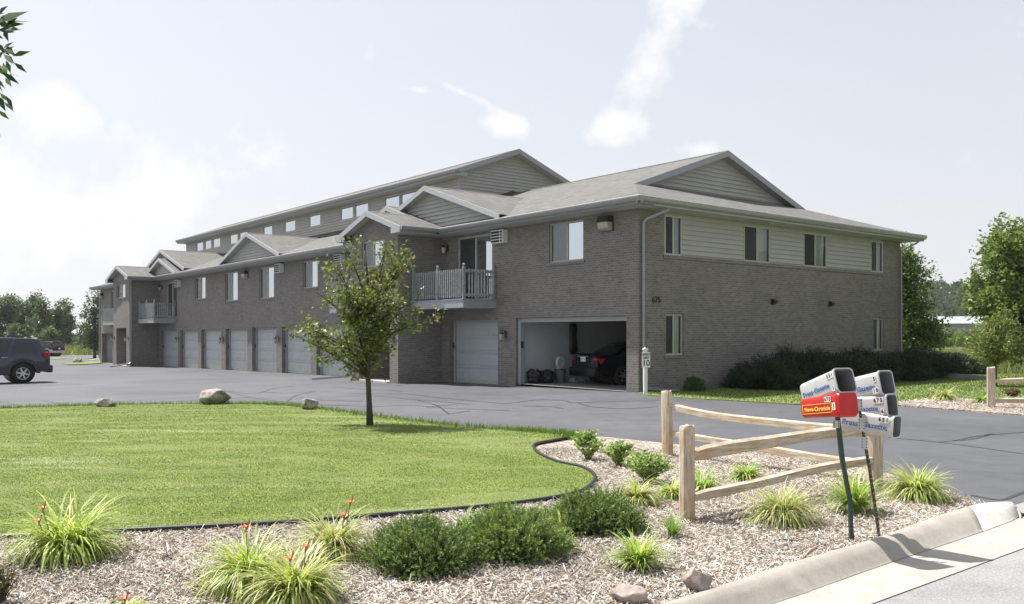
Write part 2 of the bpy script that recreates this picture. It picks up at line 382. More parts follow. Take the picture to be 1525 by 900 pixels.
# asphalt lot
lot_px_far = [G(150, 528), G(80, 527)]
lot = [S(3.66, 9.2), S(3.66, 22), S(6.0, 19.0), G(1525, 620), G(1440, 613), G(1338, 605), G(1180, 603), G(1030, 594), G(965, 589), fromUV(-.3, -.15), fromUV(-.1, .02),
       fromUV(62, .02), fromUV(64, 6), fromUV(66, 30), fromUV(104, 30), fromUV(104, -60), fromUV(20, -60), Vector((-30, 14, 0)), Vector((-14, 12, 0)), Vector((0, 13, 0)), Vector((2.5, 9, 0))]
sheet('driveway', lot, 0.0, M['asphalt'])
# lawn island
top = [G(-60, 611), G(0, 610.5), G(100, 607), G(200, 604.5), G(330, 603.5), G(400, 604.5), G(450, 608), G(520, 617), G(620, 630), G(740, 642), G(800, 646), G(848, 650), G(848, 656)]
edge_px = [(848, 656), (825, 660), (800, 665), (795, 670), (803, 680), (830, 692), (868, 701), (886, 714), (880, 728), (855, 741), (790, 753), (700, 763), (600, 771.5), (500, 780), (400, 787), (250, 794.5), (150, 799.5), (0, 808), (-120, 814)]
edge = smooth_path([G(*p) for p in edge_px], 5)
lawn_poly = smooth_path([p.copy() for p in top], 3)[:-1] + edge[:] + [Vector((-14, 8, 0)), Vector((-17, 12, 0))]
lawn = sheet('lawn', lawn_poly, .035, M['lawn'], skirt=.06)
# mulch bed
bed = [G(848, 656)]+edge[1:]+[Vector((-14, 7.5, 0)), S(3.62, -14), S(3.62, 1.2)]+[]
kerb_back = [S(3.62, -14), S(3.62, 1.2), G(1012, 900), G(1159, 851.5), G(1294, 811.5), G(1401, 773), G(1455, 758), G(1482, 755)]
bed = [G(848, 650)]+edge+[Vector((-9, 6.5, 0))]+kerb_back+[G(1455, 750), G(1440, 744), G(1400, 731), G(1320, 708), G(1272, 692), G(1200, 684), G(1100, 674), G(986, 661), G(940, 656), G(900, 652)]
sheet('mulch_bed', bed, .014, M['mulch'])
# side lawn and right-hand mulch strip
side = [G(965, 589), G(1030, 594), G(1180, 602.5), G(1338, 604), G(1338, 600), G(1383, 596.6), G(1490, 595.5), G(1525, 593), G(1700, 590), Vector((60, 55, 0)), fromUV(-4.5, 40), fromUV(0, 22), fromUV(-.05, 15), fromUV(-.05, -.1), fromUV(-.3, -.15)]
sheet('side_lawn', side, .02, M['lawn2'], skirt=.04)
strip = [G(1338, 600), G(1383, 596.6), G(1490, 595.5), G(1600, 592), G(1750, 600), G(1750, 640), G(1525, 620), G(1440, 613), G(1338, 605)]
sheet('mulch_strip', strip, .03, M['mulch'], skirt=.04)

# kerb: rounded concrete
def kerb():
    pts_b = [S(3.635, -6), S(3.635, 1.0), G(1012, 900), G(1159, 851.5), G(1294, 811.5), G(1401, 773), G(1455, 757), G(1490, 754), G(1510, 756), G(1521, 760)]
    pts_f = [S(3.42, -6), S(3.42, 1.0), G(1151, 900, -.08), G(1215, 878, -.08), G(1319.5, 841, -.08), G(1427, 805, -.08), G(1478, 787, -.08), G(1505, 777, -.08), G(1518, 770, -.08), G(1522, 764, -.07)]
    B = smooth_path(pts_b, 6); Fp = smooth_path(pts_f, 6); mb = MB(); rows = []
    hs = [-.1, .0, .045, .055, .045, .005, -.06, -.075]; ts = [0, 0, .06, .2, .42, .66, .9, 1.0]
    n = len(B)
    for i, (b, f) in enumerate(zip(B, Fp)):
        tail = min(1, (n-1-i)/8.0); rows.append([Vector((b.x+(f.x-b.x)*t, b.y+(f.y-b.y)*t, -.06+(h+.06)*tail if h > -.07 else h)) for h, t in zip(hs, ts)])
    split = int(n*.62)
    def mk(a, b, name, m):
        q = MB()
        for i in range(a, b-1):
            for k in range(len(hs)-1): q.poly([rows[i][k], rows[i][k+1], rows[i+1][k+1], rows[i+1][k]])
        q.poly(rows[a]); q.poly(rows[b-1][::-1])
        o = q.build(name, m, None, True); bm = bmesh.new(); bm.from_mesh(o.data); bmesh.ops.remove_doubles(bm, verts=bm.verts, dist=.0005); bmesh.ops.recalc_face_normals(bm, faces=bm.faces); bm.to_mesh(o.data); bm.free()
        o['kind'] = 'structure'
    mk(0, split+1, 'kerb', M['kerb'])
    rows2 = [[p+(rows[split+1][0]-rows[split][0])*.06 for p in rows[split]]]+rows[split+1:]
    rows[split] = rows2[0]; mk(split, n, 'kerb_end', M['kerbnew'])
    # right-hand kerb beyond the driveway mouth
    q = MB(); q.prism([S(3.42, 22, -.09), S(3.63, 22, -.09), S(3.63, 22, .05), S(3.5, 22, .05)], d2*60); o = q.build('far_kerb', M['kerb']); o['kind'] = 'structure'
kerb()
q = MB(); q.poly([S(2.99, -30, -.058), S(2.99, 60, -.058), S(3.425, 60, -.078), S(3.425, -30, -.078)]); q.poly([S(3.425, -30, -.078), S(3.425, 60, -.078), S(3.62, 60, -.082), S(3.62, -30, -.082)])
o = q.build('gutter_pan', M['pan']); o['kind'] = 'structure'
q = MB(); q.poly([S(3.42, 9.15, -.076), S(3.42, 22, -.076), S(3.66, 22, .004), S(3.66, 9.15, .004)])
o = q.build('driveway_apron', M['pan']); o['kind'] = 'structure'

# crack sealant and parking lines
def ribbon(q, pts, w, dz):
    pts = smooth_path(pts, 5)
    for i in range(len(pts)-1):
        a, b = pts[i], pts[i+1]; t = (b-a); t.z = 0
        if t.length < 1e-6: continue
        n = Vector((-t.y, t.x, 0)).normalized()*w/2*(.7+.6*noise.noise(a*1.3))
        q.poly([Vector((p.x, p.y, H(p.x, p.y)+dz)) for p in (a-n, b-n, b+n, a+n)])
q = MB()
for L in [[(-30, 598), (61, 597), (136, 591), (218, 585.6), (297, 585.6), (341, 583)], [(61, 597), (116, 605)], [(0, 599), (44, 607)], [(334, 582), (372, 592), (427, 599), (478, 603), (560, 606)],
          [(341, 583), (375, 587), (392, 584), (420, 577), (520, 570), (600, 575)], [(392, 584), (427, 586), (470, 583)], [(520, 586), (580, 586.7), (615, 588), (647, 592), (700, 597), (745, 601), (767, 600), (801, 596), (839, 597), (857, 600), (920, 598), (980, 597)],
          [(560, 590), (600, 594), (650, 598), (700, 603)], [(777, 605), (820, 606), (839, 609)], [(636, 607), (660, 604), (681, 603)], [(668, 617), (700, 612)], [(447, 592), (478, 596), (540, 598)], [(500, 577), (540, 580), (600, 583)], [(560, 606), (610, 604), (660, 608), (760, 612)], [(620, 596), (650, 604), (668, 617)], [(860, 600), (880, 606), (930, 609), (980, 606)], [(230, 600), (300, 596), (372, 592)], [(427, 599), (440, 590), (470, 583)], [(116, 605), (180, 598), (297, 592)],
          [(1323, 652), (1396, 658.8), (1460, 667), (1540, 679)], [(1396, 658.8), (1425, 656), (1447, 651), (1475, 648), (1540, 643)], [(1420, 657), (1450, 654), (1478, 646)], [(1447, 738), (1489, 745), (1515, 737), (1540, 728)]]:
    ribbon(q, [G(*p) for p in L], .07, .004)
o = q.build('crack_sealant_lines', M['tar']); o['kind'] = 'structure'
q = MB()
for a, b in [((-40, 578), (113, 570)), ((-40, 585), (95, 576)), ((120, 574.5), (157, 572.3))]: ribbon(q, [G(*a), G((a[0]+b[0])/2, (a[1]+b[1])/2), G(*b)], .11, .004)
o = q.build('parking_lines', M['paint']); o['kind'] = 'structure'

# ------------------------------------------------------------------ the apartment building
bld = empty('apartment_building', (CX, CY, 0), math.pi/2-TH, 'long two-storey brown brick apartment block with grey garage doors and clerestory roof', 'building')
def P(u, v, z): return Vector((v, u, z))
EZ, SL, OV = 5.48, .35, .6
def mz(v): return EZ+SL*(v+OV)
def wall_holes(mb, fix, axis, a0, a1, z0, z1, holes, depth=.14, out=-1):
    """axis 'u': wall lies in plane v=fix, runs along u; axis 'v': plane u=fix, runs along v. outward is negative."""
    pt = (lambda a, z, d=0: P(a, fix+d, z)) if axis == 'u' else (lambda a, z, d=0: P(fix+d, a, z))
    As = sorted(set([a0, a1]+[h[0] for h in holes]+[h[1] for h in holes])); Zs = sorted(set([z0, z1]+[h[2] for h in holes]+[h[3] for h in holes]))
    for i in range(len(As)-1):
        for j in range(len(Zs)-1):
            ca, cz = (As[i]+As[i+1])/2, (Zs[j]+Zs[j+1])/2
            if any(h[0] < ca < h[1] and h[2] < cz < h[3] for h in holes): continue
            mb.poly([pt(As[i], Zs[j]), pt(As[i+1], Zs[j]), pt(As[i+1], Zs[j+1]), pt(As[i], Zs[j+1])])
    for h in holes:
        d = h[4] if len(h) > 4 else depth; a, b, c, e = h[:4]
        mb.poly([pt(a, c), pt(a, e), pt(a, e, d), pt(a, c, d)]); mb.poly([pt(b, c), pt(b, e), pt(b, e, d), pt(b, c, d)])
        mb.poly([pt(a, e), pt(b, e), pt(b, e, d), pt(a, e, d)]); mb.poly([pt(a, c), pt(b, c), pt(b, c, d), pt(a, c, d)])
def gz(u): return Hu(max(u, 0))
# windows on the front: (u0,u1,z0,z1)
fw = [(2.29, 3.87, 3.94, 5.18), (20.39, 21.98, 3.85, 5.14), (25.38, 27.24, 3.52, 5.14), (30.31, 32.25, 3.52, 5.14), (35.46, 37.27, 3.78, 5.12), (51.5, 53.0, 3.8, 5.1)]
sliders = [(6.89, 8.99, 2.86, 5.18), (15.5, 17.3, 2.86, 5.18), (40.8, 42.9, 2.72, 5.08), (55.5, 57.1, 2.72, 5.05)]
garage = [(6.57, 9.51, 2.17), (14.2, 16.9, 2.12), (17.42, 20.5, 2.08), (21.11, 24.4, 2.02), (25.08, 28.24, 2.0), (28.9, 32.14, 1.95), (32.83, 36.2, 1.92), (36.79, 40.12, 1.89), (40.61, 44.2, 1.88), (49.2, 52.2, 1.8), (52.8, 55.8, 1.75)]
front_holes = [(a, b, c, d, .12) for a, b, c, d in fw+sliders] + [(a, b, -1.2, t, .3) for a, b, t in garage] + [(.46, 5.59, -.2, 2.21, .3), (56.6, 59.9, -1.2, 1.68, .3)]
mb = MB(); wall_holes(mb, 0, 'u', 0, LEN, -1.2, 5.3, front_holes)
# end wall, siding recess between v 1.11 and 13.46 above z 4
endw = [(1.11, 1.89, 4.0, 5.17), (4.87, 6.29, 4.0, 5.17), (8.2, 9.63, 4.0, 5.17), (12.58, 13.46, 4.0, 5.17)]
endl = [(1.17, 1.96, 1.05, 2.26), (12.77, 13.53, 1.05, 2.26)]
wall_holes(mb, 0, 'v', 0, WID, -.3, 5.3, [(1.11, 13.46, 4.0, 5.25, .04)]+[(a, b, c, d, .12) for a, b, c, d in endl])
mb.poly([P(0, WID, -.3), P(LEN, WID, -1.2), P(LEN, WID, 5.3), P(0, WID, 5.3)]); mb.poly([P(LEN, 0, -1.2), P(LEN, WID, -1.2), P(LEN, WID, 5.3), P(LEN, 0, 5.3)])
mb.build('brick_wall', M['brick'], bld)
def boxp(mb, u0, u1, v0, v1, z0, z1): mb.box((v0, u0, z0), (v1, u1, z1))
# towers (projecting stair bays)
towers = [(10.0, 13.5, 11.72, 9.3, 14.1, 6.26, 10.6, 12.85, 2.15, (11.05, 12.68, 4.21, 5.2)), (44.6, 48.7, 46.7, 43.9, 49.5, 6.32, 45.4, 47.95, 2.05, (45.66, 47.83, 4.12, 5.08))]
TV = -1.9
for (a, b, uc, r0, r1, zr, da, db, dt, w) in towers:
    mb = MB(); wall_holes(mb, TV, 'u', a, b, -1.2, 5.3, [(da, db, -1.2, dt, .28), (*w, .12)])
    sl = (zr-EZ)/(uc-r0)
    mb.poly([P(a, TV, 5.3), P(b, TV, 5.3), P(b, TV, EZ+sl*(r1-b)-.06), P(uc, TV, zr-.06), P(a, TV, EZ+sl*(a-r0)-.06)])
    for s in (a, b): mb.poly([P(s, TV, -1.2), P(s, 0, -1.2), P(s, 0, 5.4), P(s, TV, 5.4)])
    for s in (da, db): mb.poly([P(s, TV+.28, -1.2), P(s, .9, -1.2), P(s, .9, dt), P(s, TV+.28, dt)])
    mb.build('stair_bay_wall', M['brick'], bld)
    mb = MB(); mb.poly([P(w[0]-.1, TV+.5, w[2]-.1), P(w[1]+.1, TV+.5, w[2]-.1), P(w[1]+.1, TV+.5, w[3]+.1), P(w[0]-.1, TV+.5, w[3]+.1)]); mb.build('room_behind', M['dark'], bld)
    mb = MB(); mb.poly([P(da, .9, -1.2), P(db, .9, -1.2), P(db, .9, dt), P(da, .9, dt)]); mb.poly([P(da, TV+.28, dt), P(db, TV+.28, dt), P(db, .9, dt), P(da, .9, dt)])
    mb.build('entry_recess', simple('recess_brown', (.05, .035, .028), .8), bld)
    mb = MB(); g0 = gz(a); boxp(mb, da+.01, db-.01, TV-.12, .85, g0-.3, g0+.05); mb.build('entry_step', concrete_mat('step', (.5, .49, .46)), bld)
    mb = MB(); boxp(mb, da+.5, db-.5, .8, .88, g0+.05, dt-.15); dd = mb.build('entry_door', simple('brown_door', (.10, .05, .035), .5), bld)
    mb = MB(); mb.tube([P(da+.6, .78, g0+1.0), P(da+.6, .70, g0+1.0), P(da+.72, .70, g0+1.0)], .014); mb.build('handle', M['chrome'], dd)
# siding courses --------------------------------------------------
def clipz(poly, z0, z1):
    def half(pl, z, keep):
        out = []
        for i in range(len(pl)):
            a, b = pl[i], pl[(i+1) % len(pl)]; ia = keep(a[1], z); ib = keep(b[1], z)
            if ia: out.append(a)
            if ia != ib: t = (z-a[1])/(b[1]-a[1]); out.append((a[0]+(b[0]-a[0])*t, z))
        return out
    p = half(poly, z0, lambda q, z: q >= z); return half(p, z1, lambda q, z: q <= z) if len(p) > 2 else []
def siding(mb, poly, fn, h=.15, lip=.042):
    """poly in (a,z); fn(a,z,d) -> point, d outward"""
    zmin = min(p[1] for p in poly); zmax = max(p[1] for p in poly); z = math.floor(zmin/h)*h
    while z < zmax:
        c = clipz(poly, z, z+h)
        if len(c) > 2:
            mb.poly([fn(a, zz, lip*(1-(zz-z)/h)) for a, zz in c])
            lo = [p for p in c if abs(p[1]-z) < 1e-6]
            if len(lo) == 2: a, b = lo[0][0], lo[1][0]; mb.poly([fn(a, z, 0), fn(b, z, 0), fn(b, z, lip), fn(a, z, lip)])
        z += h
def rect_minus(a0, a1, z0, z1, wins):
    out = []; cur = a0
    for w in sorted(wins):
        if w[0] > cur: out.append([(cur, z0), (w[0], z0), (w[0], z1), (cur, z1)])
        if w[2] > z0: out.append([(w[0], z0), (w[1], z0), (w[1], w[2]), (w[0], w[2])])
        if w[3] < z1: out.append([(w[0], w[3]), (w[1], w[3]), (w[1], z1), (w[0], z1)])
        cur = w[1]
    if cur < a1: out.append([(cur, z0), (a1, z0), (a1, z1), (cur, z1)])
    return out
mb = MB()
for r in rect_minus(1.11, 13.46, 4.0, 5.3, endw): siding(mb, r, lambda a, z, d: P(.03-d, a, z))
mb.build('end_siding', M['siding'], bld)
mb = MB(); boxp(mb, -.035, .1, 1.05, 13.52, 3.90, 3.99)
mb.build('brick_ledge', M['brick'], bld)
# windows ---------------------------------------------------------
def window(fn, a0, a1, z0, z1, dep, sill=True, slider=True, curt=(1,), name='window', fr=.05, door=False, back=True, scr=1, parent=None):
    parent = parent or bld
    mb = MB()
    def bx(a, b, c, d, p, q):
        mb.prism([fn(a, c, p), fn(b, c, p), fn(b, d, p), fn(a, d, p)], fn(a, c, q)-fn(a, c, p))
    bx(a0, a0+fr, z0, z1, dep-.05, dep); bx(a1-fr, a1, z0, z1, dep-.05, dep); bx(a0+fr, a1-fr, z1-fr, z1, dep-.05, dep); bx(a0+fr, a1-fr, z0, z0+fr, dep-.05, dep)
    mid = (a0+a1)/2
    if slider: bx(mid-.028, mid+.028, z0+fr, z1-fr, dep-.04, dep+.01)
    w = mb.build(name, M['frame'], parent)
    panes = [(a0+fr, mid-.028), (mid+.028, a1-fr)] if slider else [(a0+fr, a1-fr)]
    for i, (a, b) in enumerate(panes):
        g = MB(); g.poly([fn(a, z0+fr, dep-.012), fn(b, z0+fr, dep-.012), fn(b, z1-fr, dep-.012), fn(a, z1-fr, dep-.012)]); g.build('pane', M['glass'], w)
        if slider and i == scr:
            q = MB(); q.poly([fn(a, z0+fr, dep-.03), fn(b, z0+fr, dep-.03), fn(b, z1-fr, dep-.03), fn(a, z1-fr, dep-.03)]); q.build('fly_screen', M['screen'], w)
        if i in curt:
            c = MB(); n = 14
            for k in range(n):
                x0, x1 = a+(b-a)*k/n, a+(b-a)*(k+1)/n; o0, o1 = .05+.02*(k % 2), .05+.02*((k+1) % 2)
                c.poly([fn(x0, z0, dep+o0), fn(x1, z0, dep+o1), fn(x1, z1, dep+o1), fn(x0, z1, dep+o0)])
            c.build('curtain', M['curtain'], w)
    if back:
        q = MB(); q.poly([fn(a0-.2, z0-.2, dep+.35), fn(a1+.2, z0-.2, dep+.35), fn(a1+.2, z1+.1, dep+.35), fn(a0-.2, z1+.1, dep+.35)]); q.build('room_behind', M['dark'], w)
    if sill:
        s = MB(); s.prism([fn(a0-.08, z0-.09, -.035), fn(a1+.08, z0-.09, -.035), fn(a1+.08, z0-.012, -.035), fn(a0-.08, z0-.012, -.035)], fn(a0, z0, .1)-fn(a0, z0, 0)); s.build('sill', M['brick'], w)
    return w
ff = lambda v0: (lambda a, z, d: P(a, v0+d, z)); fe = lambda u0: (lambda a, z, d: P(u0+d, a, z))
for i, (a, b, c, d) in enumerate(fw): window(ff(0), a, b, c, d, .1, curt=(0,) if i else (0, 1))
for i, (a, b, c, d) in enumerate(sliders): window(ff(0), a, b, c, d, .1, sill=False, name='sliding_door', fr=.07, curt=(1,))
for (a, b, c, d) in endw: window(fe(.03), a, b, c, d, .02, sill=False, curt=(1,), scr=0)
for (a, b, c, d) in endl: window(fe(0), a, b, c, d, .1, curt=(1,), scr=0)
for t in towers: window(ff(TV), *t[9], .1, curt=(0,), back=False)
# garage doors ----------------------------------------------------
def garage_door(a, b, top, dep=.26):
    g0 = gz((a+b)/2)+.0; fn = ff(0); rows = 4; mb = MB(); hh = (top-.1-g0)/rows
    mb.poly([fn(a, g0-.3, dep+.03), fn(b, g0-.3, dep+.03), fn(b, top, dep+.03), fn(a, top, dep+.03)])
    for r in range(rows):
        z = g0+r*hh; mb.prism([fn(a+.09, z+.008, dep), fn(b-.09, z+.008, dep), fn(b-.09, z+hh-.008, dep), fn(a+.09, z+hh-.008, dep)], P(0, .03, 0))
        n = 4; ww = (b-a-.18)/n
        for k in range(n):
            x = a+.09+k*ww
            x0, x1, y0, y1 = x+.07, x+ww-.07, z+.09, z+hh-.09
            for q in ([(x0, y0), (x1, y0), (x1-.03, y0+.03), (x0+.03, y0+.03)], [(x0, y1), (x1, y1), (x1-.03, y1-.03), (x0+.03, y1-.03)], [(x0, y0), (x0, y1), (x0+.03, y1-.03), (x0+.03, y0+.03)], [(x1, y0), (x1, y1), (x1-.03, y1-.03), (x1-.03, y0+.03)]):
                mb.poly([fn(q[0][0], q[0][1], dep-.001), fn(q[1][0], q[1][1], dep-.001), fn(q[2][0], q[2][1], dep-.014), fn(q[3][0], q[3][1], dep-.014)])
            mb.poly([fn(x0+.03, y0+.03, dep-.014), fn(x1-.03, y0+.03, dep-.014), fn(x1-.03, y1-.03, dep-.014), fn(x0+.03, y1-.03, dep-.014)])
    d = mb.build('garage_door', M['door'], bld)
    mb = MB()
    for x in (a, b-.1): mb.prism([fn(x, g0-.2, dep-.07), fn(x+.1, g0-.2, dep-.07), fn(x+.1, top, dep-.07), fn(x, top, dep-.07)], P(0, .06, 0))
    mb.prism([fn(a+.1, top-.1, dep-.07), fn(b-.1, top-.1, dep-.07), fn(b-.1, top, dep-.07), fn(a+.1, top, dep-.07)], P(0, .06, 0))
    mb.build('door_frame', M['jamb'], d)
    mb = MB(); x = b-.07; mb.prism([fn(x, g0+1.25, dep-.11), fn(x+.06, g0+1.25, dep-.11), fn(x+.06, g0+1.43, dep-.11), fn(x, g0+1.43, dep-.11)], P(0, .04, 0)); mb.build('keypad', M['black'], d)
for a, b, t in garage: garage_door(a, b, t)
# open garage interiors
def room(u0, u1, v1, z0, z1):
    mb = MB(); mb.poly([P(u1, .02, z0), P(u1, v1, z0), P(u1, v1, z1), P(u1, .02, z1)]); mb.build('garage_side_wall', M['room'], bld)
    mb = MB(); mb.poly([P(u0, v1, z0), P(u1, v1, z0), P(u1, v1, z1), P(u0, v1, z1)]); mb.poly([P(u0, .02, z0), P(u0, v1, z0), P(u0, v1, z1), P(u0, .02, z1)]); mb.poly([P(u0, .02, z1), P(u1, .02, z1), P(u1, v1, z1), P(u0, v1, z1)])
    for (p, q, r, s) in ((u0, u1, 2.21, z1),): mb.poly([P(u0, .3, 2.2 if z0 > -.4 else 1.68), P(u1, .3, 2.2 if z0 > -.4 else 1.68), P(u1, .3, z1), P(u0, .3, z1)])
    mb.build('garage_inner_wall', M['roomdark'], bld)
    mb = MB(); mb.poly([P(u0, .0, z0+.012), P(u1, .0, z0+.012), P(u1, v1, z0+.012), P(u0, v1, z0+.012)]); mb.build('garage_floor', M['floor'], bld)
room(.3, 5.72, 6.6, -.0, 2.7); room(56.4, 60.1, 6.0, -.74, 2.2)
mb = MB(); boxp(mb, 5.45, 5.585, .1, .28, -.05, 2.2); boxp(mb, .465, 5.45, .12, .28, 2.06, 2.205); boxp(mb, .465, .56, .1, .28, -.05, 2.06)
j = mb.build('open_door_frame', M['jamb'], bld)
mb = MB(); boxp(mb, 5.42, 5.45, .12, .2, 1.2, 1.42); mb.build('keypad', M['black'], j)
# roof ------------------------------------------------------------
GU = 2.55; VC = WID/2; ZR = mz(VC)
mb = MB(True)
fu0, fu1 = -OV, LEN+OV
for sgn in (0, 1):
    f = (lambda v: v) if sgn == 0 else (lambda v: WID-v)
    mb.poly([P(fu0, f(-OV), EZ), P(GU, f(GU), mz(GU)), P(GU, f(VC), ZR), P(LEN-GU, f(VC), ZR), P(LEN-GU, f(GU), mz(GU)), P(fu1, f(-OV), EZ)])
K = 3.0
mb.poly([P(fu0, -OV, EZ), P(fu0, WID+OV, EZ), P(K, WID-K, mz(K)), P(K, K, mz(K))]); mb.poly([P(fu1, -OV, EZ), P(fu1, WID+OV, EZ), P(LEN-K, WID-K, mz(K)), P(LEN-K, K, mz(K))])
mb.poly([P(GU, GU, mz(GU)), P(GU, VC, ZR), P(GU+.02, VC, ZR-.1), P(GU+.02, GU, mz(GU)-.1)])
roof = mb.build('roof', M['shingle'], bld)
mb = MB(True); mb.prism([P(GU, VC-.13, ZR-.03), P(GU, VC, ZR+.025), P(GU, VC+.13, ZR-.03)], P(LEN-2*GU, 0, 0)); mb.build('ridge_cap', M['shingle'], roof)
# rake helper: board under a sloping edge, from p0 to p1, height h, thickness vector t
def rake(mb, p0, p1, h, t): mb.prism([p0, p1, p1-Vector((0, 0, h)), p0-Vector((0, 0, h))], t)
for s in (0, 1):
    mb = MB()
    U = (GU-.02) if s == 0 else (LEN-GU+.02); t = P(.04 if s == 0 else -.04, 0, 0)
    for v in (GU-.15, WID-GU+.15):
        rake(mb, P(U, v, mz(GU-.15)+.015), P(U, VC, ZR+.02), .22, t)
    # soffit of the rake
    for v in (GU, WID-GU): mb.poly([P(GU if s == 0 else LEN-GU, v, mz(GU)-.16), P(GU if s == 0 else LEN-GU, VC, ZR-.18), P(K if s == 0 else LEN-K, VC, ZR-.18), P(K if s == 0 else LEN-K, v, mz(GU)-.16)])
    mb.build('gablet_rake_board', M['trim'], roof)
tri = [(K-.1, mz(K)-.1), (WID-K+.1, mz(K)-.1), (VC, ZR-.15)]
for fg in (lambda a, z, d: P(K-.08-d, a, z), lambda a, z, d: P(LEN-K+.08+d, a, z)): mb = MB(); siding(mb, tri, fg); mb.build('gablet_siding', M['siding'], roof)
# soffit + fascia + gutters
mb = MB(); boxp(mb, -OV, LEN+OV, -OV, -.002, 5.27, 5.30); boxp(mb, -OV, -.002, -.0, WID+OV, 5.27, 5.30); boxp(mb, -.002, LEN+OV, WID+.002, WID+OV, 5.27, 5.3); boxp(mb, LEN+.002, LEN+OV, 0, WID, 5.27, 5.3)
for t in towers: boxp(mb, t[3]+.02, t[0]-.004, TV-.3, -OV-.004, 5.27, 5.3); boxp(mb, t[1]+.004, t[4]-.02, TV-.3, -OV-.004, 5.27, 5.3)
mb.build('soffit', M['soffit'], roof)
GP = [(0, 0), (.115, .0), (.125, -.03), (.10, -.10), (.07, -.135), (0, -.135)]
def gutter_run(mb, p0, p1, out, cap=True):
    """K-style gutter; p0,p1 top back edge at roof edge; out = outward unit vector (local)"""
    mb.prism([p0+out*a+Vector((0, 0, b)) for a, b in GP], p1-p0)
    mbhl.prism([p0+out*.098+Vector((0, 0, .002)), p0+out*.122+Vector((0, 0, .002)), p0+out*.128+Vector((0, 0, -.02)), p0+out*.128+Vector((0, 0, .018)), p0+out*.098+Vector((0, 0, .018))][:1]+[p0+out*.129+Vector((0, 0, .002)), p0+out*.129+Vector((0, 0, .024)), p0+out*.098+Vector((0, 0, .024))], p1-p0)
mbg = MB(); mbf = MB(); mbhl = MB()
def eave(p0, p1, out):
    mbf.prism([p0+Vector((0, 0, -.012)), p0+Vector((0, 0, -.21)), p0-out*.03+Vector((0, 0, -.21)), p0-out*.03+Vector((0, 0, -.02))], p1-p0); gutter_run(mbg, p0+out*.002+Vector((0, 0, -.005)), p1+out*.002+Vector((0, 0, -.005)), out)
gaps = [(-OV-.1, towers[0][3]), (towers[0][4], towers[1][3]), (towers[1][4], LEN+OV+.1)]
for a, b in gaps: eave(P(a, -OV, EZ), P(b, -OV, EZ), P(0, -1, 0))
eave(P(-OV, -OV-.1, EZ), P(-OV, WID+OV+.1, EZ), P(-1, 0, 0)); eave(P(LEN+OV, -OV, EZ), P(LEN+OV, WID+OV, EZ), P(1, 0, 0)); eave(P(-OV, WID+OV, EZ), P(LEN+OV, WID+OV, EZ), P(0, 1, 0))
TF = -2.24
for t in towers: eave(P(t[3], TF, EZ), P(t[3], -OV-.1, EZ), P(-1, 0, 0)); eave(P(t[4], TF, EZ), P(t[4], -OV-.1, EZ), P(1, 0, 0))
# clerestory
CU0, CU1, CV0, CZ, CR = 14.5, 52.5, 3.7, 8.93, 10.3; CV1 = WID-CV0; csl = (CR-CZ)/(VC-CV0)
WU0, WU1, WV0, WV1 = 14.98, 52.07, 4.3, WID-4.3
cw = [(16.92, 18.4), (18.54, 20.02), (20.12, 21.6), (23.25, 24.75), (24.9, 26.4), (28.81, 30.32), (32.16, 33.77), (35.58, 37.06), (39.69, 41.17), (41.4, 42.94), (44.73, 46.29), (46.54, 47.97), (48.24, 49.8)]
cwr = [(a, b, 7.88, 8.64) for a, b in cw]
mb = MB()
for r in rect_minus(WU0, WU1, 6.95, 8.74, cwr): siding(mb, r, lambda a, z, d: P(a, WV0-d, z))
pent = lambda: [(WV0, 6.95), (WV1, 6.95), (WV1, CZ+csl*(WV1-CV1)*-1-.12), (VC, CR-.15), (WV0, CZ+csl*(WV0-CV0)-.12)]
siding(mb, pent(), lambda a, z, d: P(WU0-d, a, z)); siding(mb, pent(), lambda a, z, d: P(WU1+d, a, z))
mb.poly([P(WU0, WV1, 6.9), P(WU1, WV1, 6.9), P(WU1, WV1, 8.74), P(WU0, WV1, 8.74)])
cle = mb.build('clerestory_wall', M['siding'], bld)
mb = MB()
for v in (WV0,): boxp(mb, WU0-.03, WU0+.09, v-.03, v-.015, 7, 8.73); boxp(mb, WU1-.09, WU1+.03, v-.03, v-.015, 7, 8.73); boxp(mb, WU0-.03, WU0-.016, v-.015, v+.1, 7, 8.85)
mb.build('corner_trim', M['siding_grey'], cle)
mb = MB(); mb.poly([P(WU0+.1, WV0+.4, 7.7), P(WU1-.1, WV0+.4, 7.7), P(WU1-.1, WV0+.4, 8.8), P(WU0+.1, WV0+.4, 8.8)]); mb.build('clerestory_lining', simple('room_grey', (.12, .13, .15), .9), cle)
for (a, b, c, d) in cwr: window(ff(WV0), a, b, c, d, .035, sill=False, slider=False, curt=(), fr=.06, name='clerestory_window', back=False)
mb = MB(True)
mb.poly([P(CU0, CV0, CZ), P(CU1, CV0, CZ), P(CU1, VC, CR), P(CU0, VC, CR)]); mb.poly([P(CU0, CV1, CZ), P(CU1, CV1, CZ), P(CU1, VC, CR), P(CU0, VC, CR)])
cro = mb.build('clerestory_roof', M['shingle'], bld)
mb = MB(True); mb.prism([P(CU0, VC-.13, CR-.03), P(CU0, VC, CR+.03), P(CU0, VC+.13, CR-.03)], P(CU1-CU0, 0, 0)); mb.build('ridge_cap', M['shingle'], cro)
for U, t in ((CU0-.02, .04), (CU1+.02, -.04)):
    mb = MB()
    for v, e in ((CV0, CV0-.02), (CV1, CV1+.02)): rake(mb, P(U, e, CZ+.01), P(U, VC, CR+.015), .23, P(t, 0, 0))
    for a, b in ((CV0, WV0+.1), (WV1-.1, CV1)): boxp(mb, min(U, U+t*.6), max(U, U+t*.6), a, b, CZ-.24, CZ-.05)
    mb.build('clerestory_rake_board', M['trim'], cro)
